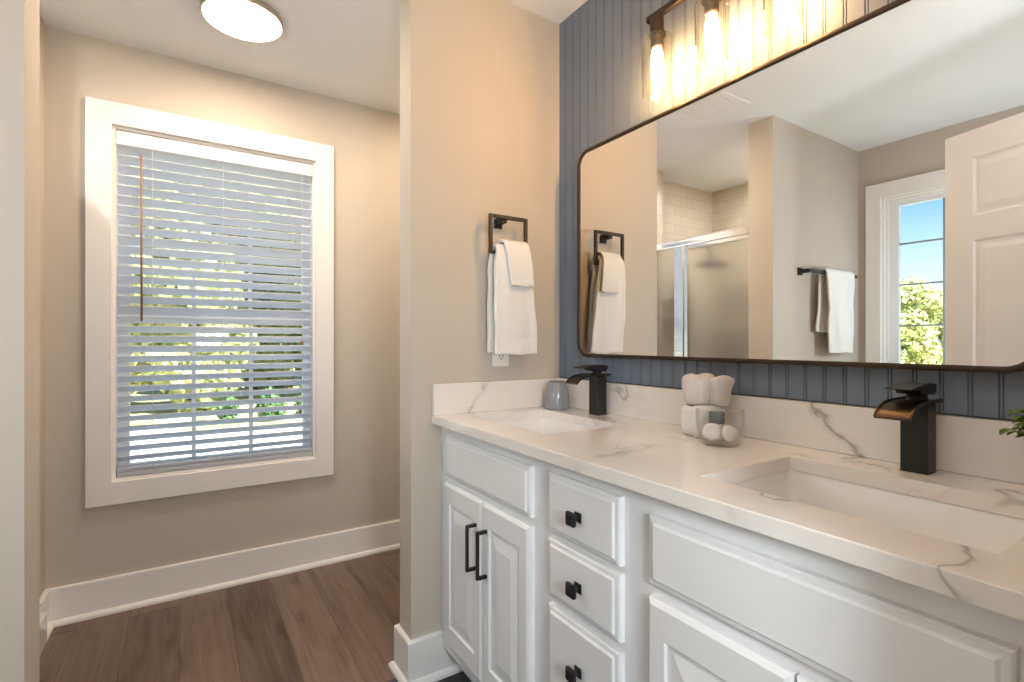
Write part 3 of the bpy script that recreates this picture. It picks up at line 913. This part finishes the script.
fill_globe_light(0.30, 0.32, 'unseen white globe fill light added just inside the entry doorway', M['entry_fill'])  # added fill, out of view; lifts the ceiling and general brightness
flush_light(-1.00, 1.955, 0.125, 'unseen round fill light added inside the shower enclosure', M['shower_fill'])  # added out of sight to brighten the tile and shower ceiling
def fill_floor_lamp(x, y, dz, label, dm):
    fl = thing('fill_floor_lamp', label, 'fill light', (x, y, 0.0))
    obj('base', add_lathe(bmesh.new(), [(0, 0), (0.13, 0), (0.13, 0.012), (0.11, 0.02), (0.012, 0.026), (0, 0.026)], (0, 0, 0), 36), M['black'], fl, True, 40)
    obj('pole', add_lathe(bmesh.new(), [(0.010, 0.0262), (0.010, 1.36 + dz), (0.045, 1.365 + dz), (0.045, 1.385 + dz)], (0, 0, 0), 16), M['black'], fl, True, 40)
    obj('globe', add_lathe(bmesh.new(), [(0.043, 1.3855), (0.09, 1.40), (0.122, 1.44), (0.132, 1.49), (0.122, 1.54), (0.09, 1.585), (0.05, 1.603), (0, 1.608)], (0, 0, dz), 32), dm, fl, True)
flush_light(1.085, 2.25, 0.1445, 'unseen round fill light added over the right end of the alcove behind the towel partition', M['nook_fill'])  # hidden extra source, added to lighten the lower alcove and window casing
fill_floor_lamp(-0.97, 0.72, -0.15, 'unseen globe fill light on a pole added behind the open entry door', M['fill_floor_lamp'])  # added unseen source throwing cool fill onto the cabinet fronts from the left
fill_floor_lamp(0.20, -0.55, -0.30, 'unseen globe fill light on a pole added in the hall beyond the doorway', M['hall_fill'])  # added behind the camera as unseen front fill through the doorway

# ------------------------------------------------------------------ exhaust vent
vn = thing('ceiling_vent', 'square white exhaust vent on the ceiling, seen in the mirror', 'vent', (0.05, 1.75, H))
def vloop(ins, z):
    return [(p_[0], p_[1], z) for p_ in rrect(-0.075 + ins, 0.175 - ins, 1.60 + ins, 1.90 - ins, 0.012, 3)]
bm = add_loops(bmesh.new(), [vloop(0, H - 0.0003), vloop(0.002, H - 0.007), vloop(0.03, H - 0.010), vloop(0.034, H - 0.007)], True, True)
part('cover', bm, M['plastic'], vn)
bm = bmesh.new()
for k in range(15):
    yy = 1.640 + 0.0155 * k
    add_box(bm, -0.040, 0.140, yy - 0.004, yy + 0.004, H - 0.0098, H - 0.0072)
part('grille', bm, M['plastic'], vn)

# ------------------------------------------------------------------ towel ring, towels, outlet
tr_ = thing('towel_ring', 'square dark towel ring on the partition wall', 'towel ring', (0.99, YT, 1.6))
RYC, b2 = 1.568, 0.0062
RX0, RX1, RZ0, RZ1 = 0.909, 1.0725, 1.472, 1.614
bm = bmesh.new()
add_box(bm, RX0, RX0 + 2 * b2, RYC - b2, RYC + b2, RZ0, RZ1, 0.001, 1); add_box(bm, RX1 - 2 * b2, RX1, RYC - b2, RYC + b2, RZ0, RZ1, 0.001, 1)
add_box(bm, RX0 + 2 * b2, RX1 - 2 * b2, RYC - b2, RYC + b2, RZ1 - 2 * b2, RZ1, 0.001, 1); add_box(bm, RX0 + 2 * b2, RX1 - 2 * b2, RYC - b2, RYC + b2, RZ0, RZ0 + 2 * b2, 0.001, 1)
part('ring', bm, M['ringblack'], tr_)
bm = bmesh.new()
add_box(bm, 0.960, 0.994, YT - 0.010, YT - 0.0003, 1.577, 1.611, 0.0015, 1)
add_box(bm, 0.965, 0.989, RYC + b2, YT - 0.010, 1.590, 1.612, 0.001, 1)
part('mount', bm, M['black'], tr_)

def drape(name, m, xc, path, widths, thick, seed, wrinkle=0.004, nx=26, bands=()):
    """cloth strip over a bar: path of (y, z), widths of (half width, centre shift) per path point"""
    rnd = random.Random(seed)
    bm = bmesh.new()
    # resample the path
    seg_ = []
    tot = 0
    for a, b in zip(path, path[1:]):
        d = math.hypot(b[0] - a[0], b[1] - a[1]); seg_.append((tot, d, a, b)); tot += d
    ns = max(30, int(tot / 0.012))
    ph = [rnd.uniform(0, 6.28) for _ in range(8)]
    rows = []
    for i in range(ns + 1):
        s_ = tot * i / ns
        for q, (st, d, a, b) in enumerate(seg_):
            if s_ <= st + d + 1e-9: break
        f = (s_ - st) / d
        f = min(1, max(0, f))
        y = a[0] + (b[0] - a[0]) * f; z = a[1] + (b[1] - a[1]) * f
        hw = widths[q][0] + (widths[q + 1][0] - widths[q][0]) * f
        sh = widths[q][1] + (widths[q + 1][1] - widths[q][1]) * f
        edge = min(1.0, abs(z - max(p_[1] for p_ in path)) / 0.12)
        row = []
        for j in range(nx + 1):
            u = 2 * j / nx - 1
            w = (0.0022 if any(b_[0] < z < b_[1] for b_ in bands) and s_ < tot / 2 else 0.0) + wrinkle * edge * (math.sin(u * 5 + ph[0] + z * 3) * 0.6 + math.sin(u * 9 + ph[1] - z * 6) * 0.3 + math.sin(z * 22 + ph[2] + u * 2) * 0.25)
            dz = 0.002 * math.sin(u * 4 + ph[3]) * edge
            row.append(bm.verts.new((xc + sh + hw * u + 0.0016 * math.sin(z * 40 + ph[4]), y + w, z + dz)))
        rows.append(row)
    for A, B in zip(rows, rows[1:]):
        for j in range(nx):
            bm.faces.new((A[j], A[j + 1], B[j + 1], B[j]))
    o = obj(name, bm, m, None, True)
    sd = o.modifiers.new('thickness', 'SOLIDIFY'); sd.thickness = thick; sd.offset = 0
    sb = o.modifiers.new('smooth', 'SUBSURF'); sb.levels = 1; sb.render_levels = 1
    return o
def arc(yc, zc, r, a0, a1, n=7):
    return [(yc + r * math.cos(math.radians(a0 + (a1 - a0) * i / n)), zc + r * math.sin(math.radians(a0 + (a1 - a0) * i / n))) for i in range(n + 1)]
zb = RZ0 + b2
p1 = [(1.556, 1.108), (1.549, 1.25), (1.549, 1.40)] + arc(RYC, zb + 0.005, 0.020, 180, 0) + [(1.590, 1.42), (1.596, 1.26), (1.599, 1.115)]
w_ = [(0.091, 0.026), (0.088, 0.016), (0.079, 0.004)] + [(0.0665, 0.0)] * 8 + [(0.073, -0.002), (0.078, 0.004), (0.080, 0.008)]
tw = drape('hand_towel', M['towel'], 0.994, p1, w_, 0.017, 3, 0.0028, bands=((1.168, 1.182), (1.198, 1.206), (1.128, 1.136)))
tag(tw, 'white hand towel hanging from the square towel ring', 'towel')
p2 = [(1.527, 1.355), (1.5265, 1.42)] + arc(RYC, zb + 0.007, 0.0375, 180, 20) + [(1.607, 1.45)]
w_ = [(0.049, 0.022), (0.051, 0.010)] + [(0.052, 0.002)] * 8 + [(0.050, 0.0)]
tw = drape('washcloth', M['towel'], 1.006, p2, w_, 0.0105, 8, 0.001)
tag(tw, 'small white washcloth folded over the hand towel on the ring', 'washcloth')

ol = thing('wall_outlet', 'white wall outlet half hidden below the hand towel', 'outlet', (0.989, YT, 1.12))
part('cover_plate', box(0.9535, 1.0245, YT - 0.006, YT - 0.0003, 1.064, 1.179, 0.002), M['plastic'], ol)
for zc in (1.1015, 1.1415):
    r_ = part('socket', box(0.972, 1.006, YT - 0.0085, YT - 0.006, zc - 0.0145, zc + 0.0145, 0.001, 1), M['plastic'], ol)
    bm = bmesh.new()
    for dx in (-0.007, 0.007):
        add_box(bm, 0.989 + dx - 0.0012, 0.989 + dx + 0.0012, YT - 0.0089, YT - 0.0085, zc - 0.004, zc + 0.006)
    add_lathe(bm, [(0.003, 0), (0.003, 0.0006)], (0.989, YT - 0.0085, zc - 0.009), 10, mtx=Matrix.Rotation(math.radians(90), 4, 'X'))
    s_ = obj('slots', bm, M['dark']); s_.parent = r_

# towel bar on the left partition (seen in the mirror)
tb = thing('towel_bar', 'black towel bar on the left partition, seen in the mirror', 'towel bar', (-0.86, YT, 1.57))
bm = add_box(bmesh.new(), -1.175, -0.585, 1.555, 1.573, 1.565, 1.583, 0.001, 1)
part('bar', bm, M['black'], tb)
for xx in (-0.60, -1.16):
    bm = bmesh.new()
    add_box(bm, xx - 0.022, xx + 0.022, YT - 0.010, YT - 0.0003, 1.552, 1.596, 0.0015, 1)
    add_box(bm, xx - 0.010, xx + 0.010, 1.5732, YT - 0.010, 1.562, 1.586, 0.001, 1)
    part('bracket', bm, M['black'], tb)
p3 = [(1.550, 1.085), (1.547, 1.30), (1.544, 1.50)] + arc(1.5645, 1.577, 0.0205, 180, 0) + [(1.586, 1.50), (1.591, 1.36), (1.594, 1.215)]
w_ = [(0.150, -0.020), (0.160, -0.008), (0.172, 0.0)] + [(0.174, 0.0)] * 8 + [(0.178, 0.01), (0.176, 0.02), (0.170, 0.026)]
tw = drape('bath_towel', M['towel'], -0.925, p3, w_, 0.012, 21, 0.012, 34)
tag(tw, 'white bath towel over the black towel bar, seen in the mirror', 'towel')

# ------------------------------------------------------------------ shower (seen in the mirror)
SXP = -0.5
sh = thing('shower_enclosure', 'chrome framed frosted shower enclosure, seen in the mirror', 'shower', (SXP, 2.2, 0))
YS0, YS1 = YT + 0.149, 2.614
part('curb', box(SXP - 0.06, SXP + 0.05, YS0 + 0.010, YS1 - 0.002, 0.0, 0.12, 0.006), M['porcelain'], sh)
bm = bmesh.new()
add_box(bm, SXP - 0.022, SXP + 0.022, YS0 + 0.010, YS1, 1.835, 1.885, 0.004)
add_box(bm, SXP - 0.028, SXP + 0.026, YS0 + 0.010, YS1, 1.866, 1.879, 0.003)
part('header_rail', bm, M['chrome'], sh)
part('bottom_rail', box(SXP - 0.02, SXP + 0.02, YS0 + 0.010, YS1, 0.12, 0.150, 0.003), M['chrome'], sh)
part('post', box(SXP - 0.018, SXP + 0.018, 2.375, 2.452, 0.150, 1.835, 0.002), M['chrome'], sh)
fp = part('fixed_panel', box(SXP - 0.003, SXP + 0.003, 2.452, YS1 - 0.001, 0.150, 1.835), M['frost'], sh)
dp = part('shower_door', box(SXP - 0.003, SXP + 0.003, YS0 + 0.034, 2.338, 0.170, 1.806), M['frost'], sh)
bm = bmesh.new()
for a in ((YS0 + 0.010, YS0 + 0.034, 0.154, 1.832), (2.338, 2.366, 0.154, 1.832), (YS0 + 0.034, 2.338, 1.806, 1.832), (YS0 + 0.034, 2.338, 0.154, 0.170)):
    add_box(bm, SXP - 0.012, SXP + 0.014, *a, 0.002, 1)
o = obj('door_frame', bm, M['chrome']); o.parent = dp
sx = -0.92
tag(obj('shower_tray', add_loops(bmesh.new(), [[(p_[0], p_[1], z) for p_ in rrect(XL + 0.011 + i_, SXP - 0.061 - i_, YS0 + 0.011 + i_, YB - 0.011 - i_, 0.03, 4)] for i_, z in ((0, 0.0005), (0, 0.06), (0.03, 0.06), (0.05, 0.035), (0.28, 0.03))], True, True), M['porcelain'], None, True, 40), 'white shower tray behind the frosted door', 'shower tray')
hd = thing('hand_shower', 'dark shower head blurred behind the frosted shower door', 'shower head', (sx, YB - 0.01, 1.95))
bm = bmesh.new()
YW = YB - 0.011
add_tube(bm, [(sx, YW, 1.95), (sx, YW - 0.09, 1.975), (sx, YW - 0.18, 1.955), (sx, YW - 0.255, 1.88), (sx, YW - 0.29, 1.79)], 0.011, 12)
add_lathe(bm, [(0.032, 0), (0.032, 0.006), (0.012, 0.012)], (sx, YW + 0.0005, 1.95), 20, mtx=Matrix.Rotation(math.radians(90), 4, 'X'))
part('arm', bm, M['black'], hd, True, 40)
bm = add_lathe(bmesh.new(), [(0.014, 0.05), (0.020, 0.03), (0.11, 0.014), (0.116, 0.006), (0.116, -0.006), (0.0, -0.008)], (sx, YW - 0.295, 1.745), 32)
part('spray_plate', bm, M['black'], hd, True, 40)

# ------------------------------------------------------------------ things on the countertop
ZC = CZ + 0.0004
cp = tag(obj('toothbrush_cup', add_lathe(bmesh.new(), [(0, 0), (0.043, 0), (0.0465, 0.003), (0.047, 0.010), (0.0465, 0.045), (0.042, 0.075), (0.035, 0.095), (0.0315, 0.102), (0.0300, 0.1035), (0.0285, 0.101), (0.032, 0.090), (0.040, 0.070), (0.043, 0.04), (0.042, 0.008), (0, 0.006)], (0, 0, 0), 40, False, False), M['cup'], None, True, 50),
         'grey ceramic cup tapering to the top in the counter corner', 'cup')
cp.location = (1.180, 1.524, ZC)

def displace_round(bm, amp, freq, seed):
    rnd = random.Random(seed); ph = [rnd.uniform(0, 6.28) for _ in range(6)]
    for v in bm.verts:
        p_ = v.co
        k = math.sin(p_.x * freq + ph[0]) * math.sin(p_.y * freq * 1.2 + ph[1]) + 0.6 * math.sin(p_.z * freq * 0.9 + ph[2] + p_.x * freq * .5)
        d = Vector((p_.x, p_.y, 0.3 * p_.z)); 
        if d.length > 1e-6: v.co += d.normalized() * amp * k

# rolled towel standing on its end: a spiral strip with rounded top and bottom edges
def rolled_towel(r_out, h, turns, gap, seg=44):
    bm = bmesh.new()
    rings = []
    n = int(turns * seg)
    for i in range(n + 1):
        a = 2 * math.pi * i / seg
        r = r_out - gap * (i / seg)
        t_ = gap * 0.46
        c_, s_ = math.cos(a), math.sin(a)
        hh = h - 0.004 * (i / seg) + 0.0015 * math.sin(3 * a)
        bul = 0.004
        pts = [(r, 0.006), (r + bul * .6, h * 0.25), (r + bul, h * 0.5), (r + bul * .5, hh - 0.014), (r - 0.003, hh - 0.003), (r - t_, hh), (r - 2 * t_ + 0.002, hh - 0.004), (r - 2 * t_, hh - 0.014), (r - 2 * t_, 0.006), (r - t_, 0.0)]
        rings.append([bm.verts.new((p_[0] * c_, p_[0] * s_, p_[1])) for p_ in pts])
    k = len(rings[0])
    for A, B in zip(rings, rings[1:]):
        for q in range(k):
            q2 = (q + 1) % k
            bm.faces.new((A[q], A[q2], B[q2], B[q]))
    bm.faces.new(rings[0][::-1]); bm.faces.new(rings[-1])
    return bm
TX, TY = 1.177, 0.883
bm = rolled_towel(0.066, 0.084, 2.9, 0.0215)
displace_round(bm, 0.0012, 60, 2)
o = tag(obj('rolled_towel', bm, M['towel'], None, True, 60), 'round rolled white towel standing on the counter behind the glass bowl', 'towel')
o.location = (TX, TY, ZC + 0.0012); o.rotation_euler = (0, 0, math.radians(200))

# washcloth rolled and tucked on top: a fat lobe folding into a smaller flared lobe
def folded_cloth():
    bm = bmesh.new()
    def lobe(cx, cy, rx, ry, h, top_flare, nseg=36, seed=1, twist=0.0):
        rnd = random.Random(seed); ph = [rnd.uniform(0, 6.28) for _ in range(4)]
        prof = [(0.0, 0.0), (0.72, 0.0), (0.84, 0.08), (0.90, 0.25), (0.97, 0.5), (1.0 + top_flare * .6, 0.75), (0.97 + top_flare, 0.90), (0.82 + top_flare, 0.985), (0.55, 1.0), (0.30, 0.975), (0.12, 0.95), (0.0, 0.945)]
        L = []
        b = bmesh.new()
        rings = []
        for f, z in prof:
            if f == 0.0: rings.append([b.verts.new((cx, cy, z * h))]); continue
            row = []
            for i in range(nseg):
                a = 2 * math.pi * i / nseg + twist * z
                w = 1 + 0.05 * math.sin(3 * a + ph[0] + 2 * z) + 0.03 * math.sin(7 * a + ph[1]) * z
                row.append(b.verts.new((cx + rx * f * w * math.cos(a), cy + ry * f * w * math.sin(a), z * h + 0.003 * math.sin(2 * a + ph[2]) * z)))
            rings.append(row)
        for A, B in zip(rings, rings[1:]):
            for i in range(nseg):
                j = (i + 1) % nseg
                if len(A) == 1: b.faces.new((A[0], B[j], B[i]))
                elif len(B) == 1: b.faces.new((A[i], A[j], B[0]))
                else: b.faces.new((A[i], A[j], B[j], B[i]))
        merge(bm, b)
    # local +y = along the wall towards the window
    lobe(0.0, 0.018, 0.040, 0.042, 0.079, 0.02, seed=4, twist=0.2)
    lobe(0.004, -0.044, 0.033, 0.019, 0.075, 0.45, seed=9, twist=-0.15)
    lobe(0.012, -0.024, 0.026, 0.020, 0.064, 0.10, seed=12)
    displace_round(bm, 0.0016, 95, 5)
    return bm
bm = folded_cloth()
o = tag(obj('washcloth', bm, M['towelpink'], None, True), 'small off-white washcloth folded on top of the rolled towel', 'washcloth')
o.location = (TX, TY - 0.012, ZC + 0.0850); o.rotation_euler = (0, 0, math.radians(12))

# clear glass bowl with things inside
GX, GY = 1.105, 0.7755
P_ = [(0, 0), (0.040, 0.0), (0.0445, 0.004), (0.050, 0.025), (0.0555, 0.055), (0.0565, 0.070), (0.0555, 0.086), (0.0540, 0.0875), (0.0525, 0.086), (0.0535, 0.070), (0.0525, 0.055), (0.047, 0.028), (0.040, 0.010), (0, 0.009)]
o = tag(obj('glass_bowl', add_lathe(bmesh.new(), P_, (0, 0, 0), 44, False, False), M['jar'], None, True, 60), 'clear round glass bowl in front of the rolled towel', 'bowl')
o.location = (GX, GY, ZC)
bt = thing('toiletry_bottle', 'small white bottle with dark grey cap inside the glass bowl', 'bottle', (GX + 0.006, GY + 0.012, ZC + 0.0105))
bm = add_lathe(bmesh.new(), [(0.015, 0), (0.0165, 0.003), (0.0165, 0.036), (0.013, 0.040)], (0, 0, 0), 20)
obj('bottle_body', bm, M['soapwhite'], bt, True, 40)
bm = add_lathe(bmesh.new(), [(0.0185, 0.0403), (0.0190, 0.043), (0.0190, 0.066), (0.0165, 0.069)], (0, 0, 0), 24)
obj('cap', bm, M['capgrey'], bt, True, 40)
bm = bmesh.new()
add_lathe(bm, [(0, -0.008), (0.014, -0.008), (0.0205, -0.005), (0.022, 0), (0.0205, 0.005), (0.014, 0.0085), (0.011, 0.006), (0, 0.0055)], (0, 0, 0), 26)
displace_round(bm, 0.0012, 180, 7)
o = tag(obj('wrapped_soap', bm, M['soapwhite'], None, True), 'round white wrapped soap leaning inside the glass bowl', 'soap')
o.location = (GX - 0.024, GY + 0.004, ZC + 0.0335)
o.rotation_euler = Vector((-0.80, -0.5, 0.25)).to_track_quat('Z', 'Y').to_euler()
bm = bmesh.new()
add_lathe(bm, [(0, -0.007), (0.014, -0.007), (0.019, -0.004), (0.020, 0), (0.019, 0.004), (0.014, 0.007), (0, 0.0065)], (0, 0, 0), 26)
displace_round(bm, 0.0015, 160, 17)
o = tag(obj('wrapped_soap.001', bm, M['soapwhite'], None, True), 'white wrapped soap lying at the near side of the glass bowl', 'soap')
o.location = (GX + 0.001, GY - 0.026, ZC + 0.031)
o.rotation_euler = Vector((-0.35, -0.85, 0.4)).to_track_quat('Z', 'Y').to_euler()

# potted plant at the right end
PX, PY = 1.150, 0.178
pp = thing('potted_plant', 'small leafy green plant in a pot at the right end of the counter', 'plant', (PX, PY, ZC))
bm = add_lathe(bmesh.new(), [(0, 0), (0.034, 0), (0.036, 0.003), (0.043, 0.062), (0.0455, 0.064), (0.0455, 0.072), (0.042, 0.072), (0.040, 0.060), (0.038, 0.056)], (0, 0, 0), 32, False, False)
obj('pot', bm, M['pot'], pp, True, 40)
obj('soil', add_lathe(bmesh.new(), [(0.039, 0.050), (0.0392, 0.058), (0.02, 0.061), (0, 0.062)], (0, 0, 0), 24), M['soil'], pp, True)
rnd = random.Random(14)
bmS, bmL = bmesh.new(), bmesh.new()
def leaf(bm, base, d, L, w):
    d = d.normalized()
    s_ = d.cross(Vector((0, 0, 1)))
    if s_.length < 1e-3: s_ = Vector((1, 0, 0))
    s_.normalize(); n = s_.cross(d)
    L_ = [];
    for q in range(7):
        u = q / 6
        ww = w * math.sin(math.pi * min(1, u * 0.92 + 0.06)) ** 0.8
        c_ = base + d * L * u - n * L * 0.22 * u * u
        L_.append((c_ - s_ * ww + n * ww * 0.35, c_, c_ + s_ * ww + n * ww * 0.35))
    R_ = [[bm.verts.new(p_) for p_ in r_] for r_ in L_]
    for A, B in zip(R_, R_[1:]):
        for q in range(2):
            bm.faces.new((A[q], A[q + 1], B[q + 1], B[q]))
for k in range(26):
    a = rnd.uniform(0, 2 * math.pi); lean = rnd.uniform(0.1, 1.0)
    if k < 9: a = math.radians(90 + rnd.uniform(-45, 45)); lean = rnd.uniform(0.7, 1.2)
    tip = Vector((math.cos(a) * 0.055 * lean, math.sin(a) * (0.070 if math.sin(a) > 0 else 0.03) * lean, 0.062 + rnd.uniform(0.035, 0.085)))
    b0 = Vector((math.cos(a) * 0.02, math.sin(a) * 0.02, 0.058))
    mid = (b0 + tip) / 2 + Vector((0, 0, 0.014))
    add_tube(bmS, [b0, mid, tip], [0.0016, 0.0013, 0.0008], 6)
    for q in range(6):
        f = 0.35 + 0.65 * q / 5
        pt = b0.lerp(mid, f * 2) if f < 0.5 else mid.lerp(tip, f * 2 - 1)
        aa = a + (1 if q % 2 else -1) * rnd.uniform(0.5, 1.3)
        dirv = Vector((math.cos(aa), math.sin(aa), rnd.uniform(-0.35, 0.6)))
        if pt.y + dirv.normalized().y * 0.024 < -0.070: continue
        leaf(bmL, pt, dirv, rnd.uniform(0.018, 0.030), rnd.uniform(0.0045, 0.0075))
obj('stems', bmS, M['houseleaf'], pp, True)
obj('leaves', bmL, M['houseleaf'], pp, True)

# ------------------------------------------------------------------ garden beyond the windows
GZ = -0.6
structure('ground', box(-60, 60, -2, 70, GZ - 0.2, GZ), M['lawn'], 'sunlit lawn outside the windows', 'lawn')
bm = box(-6, 6.5, 3.4, 11.3, GZ, GZ + 0.02)
add_prism(bm, [(-6, 11.3), (0.1, 11.3), (-0.9, 13.0), (-6, 13.0)], 'z', GZ, GZ + 0.02)
structure('ground.001', bm, M['concrete'], 'pale concrete drive outside the blind window', 'driveway')
def tree_mesh(seed, h, r, nleaf, size, trunk_h):
    rnd = random.Random(seed)
    bt_ = bmesh.new()
    add_tube(bt_, [(0, 0, 0), (0.03 * h, 0, h * 0.2), (0.0, 0.02 * h, h * 0.45), (0.02 * h, 0, h * 0.75)], [0.035 * h, 0.026 * h, 0.018 * h, 0.006 * h], 10)
    for k in range(6):
        a = rnd.uniform(0, 6.28); z = h * rnd.uniform(0.28, 0.6)
        add_tube(bt_, [(0, 0, z), (r * 0.35 * math.cos(a), r * 0.35 * math.sin(a), z + 0.1 * h), (r * 0.7 * math.cos(a), r * 0.7 * math.sin(a), z + 0.2 * h)], [0.012 * h, 0.008 * h, 0.003 * h], 7)
    bl_ = bmesh.new()
    blobs = []
    for k in range(22):
        a = rnd.uniform(0, 6.28); f = rnd.uniform(0.0, 0.72)
        z = trunk_h + (h - trunk_h) * (0.06 + 0.84 * k / 21)
        sq = math.sqrt(max(0.1, 1 - ((z - (trunk_h + h) / 2) / ((h - trunk_h) * 0.55)) ** 2))
        blobs.append((r * f * sq * math.cos(a), r * f * sq * math.sin(a), z, r * rnd.uniform(0.28, 0.5)))
    for k in range(nleaf):
        bx, by, bz, br = rnd.choice(blobs)
        d = Vector((rnd.gauss(0, 1), rnd.gauss(0, 1), rnd.gauss(0, 1))).normalized()
        p_ = Vector((bx, by, bz)) + d * br * rnd.uniform(0.6, 1.05)
        n = (d + Vector((rnd.gauss(0, .6), rnd.gauss(0, .6), rnd.gauss(0, .6)))).normalized()
        u = n.orthogonal().normalized(); u = (u * math.cos(k) + n.cross(u) * math.sin(k)); v = n.cross(u)
        s_ = size * rnd.uniform(0.6, 1.3)
        vs = [bl_.verts.new(p_ + u * s_ * 0.9), bl_.verts.new(p_ + v * s_ * 0.5), bl_.verts.new(p_ - u * s_ * 0.9), bl_.verts.new(p_ - v * s_ * 0.5)]
        bl_.faces.new(vs)
    return bt_, bl_
def tree(name, label, cat, group, seed, h, r, nleaf, size, trunk_h, loc, lm):
    t_ = thing(name, label, cat, loc, 0, group)
    a, b = tree_mesh(seed, h, r, nleaf, size, trunk_h)
    obj('trunk', a, M['bark'], t_, True)
    obj('crown', b, lm, t_)
    return t_
la = 'tall leafy tree in the garden behind the venetian blind'
T1 = tree('garden_tree', la, 'tree', 'garden trees', 3, 9.5, 1.75, 11000, 0.20, 0.0, (0.2, 15.2, GZ), M['leaf'])
k_ = 0
for row, (yy, off, nn) in enumerate(((15.2, 0.2, 5), (19.6, 2.1, 6), (24.2, 0.2, 7))):
    for q in range(nn):
        xx = off + 4.5 * (q - nn // 2)
        if row == 0 and q == nn // 2: continue
        k_ += 1
        s_ = 1.0 + 0.05 * row
        r_ = dup(T1, (xx, yy + 0.25 * math.sin(k_ * 2.1), GZ), la, k_ * 1.7); r_.scale = (s_, s_, s_ * (1 + 0.04 * math.sin(k_ * 3.3)))
lb = 'leafy tree of the treeline seen through the mirrored window'
T2 = tree('treeline_tree', lb, 'tree', 'treeline trees', 8, 4.1, 1.75, 12000, 0.13, 0.0, (-23.5, 9.0, GZ), M['leaf'])
for i, (x, y, a, s_) in enumerate(((-23.5, 5.0, 1.0, 1.0), (-23.5, 13.0, 2.2, 1.02), (-27.5, 7.0, 3.0, 1.1), (-27.5, 11.2, 4.1, 1.1), (-27.5, 15.4, 5.2, 1.1), (-23.5, 1.0, 0.3, 1.0), (-31.8, 9.2, 0.9, 1.15), (-31.8, 13.6, 2.9, 1.15))):
    r_ = dup(T2, (x, y, GZ), lb, a); r_.scale = (s_, s_, s_)
lc = 'low dark green shrub on the lawn behind the venetian blind'
T3 = tree('garden_shrub', lc, 'shrub', 'garden shrubs', 11, 0.72, 0.34, 1800, 0.05, 0.0, (1.55, 12.3, GZ), M['leafdark'])
for i, (x, y, a, s_) in enumerate(((0.75, 12.5, 1.0, 0.95), (2.4, 12.4, 2.2, 1.05))):
    r_ = dup(T3, (x, y, GZ), lc, a); r_.scale = (s_, s_, s_)
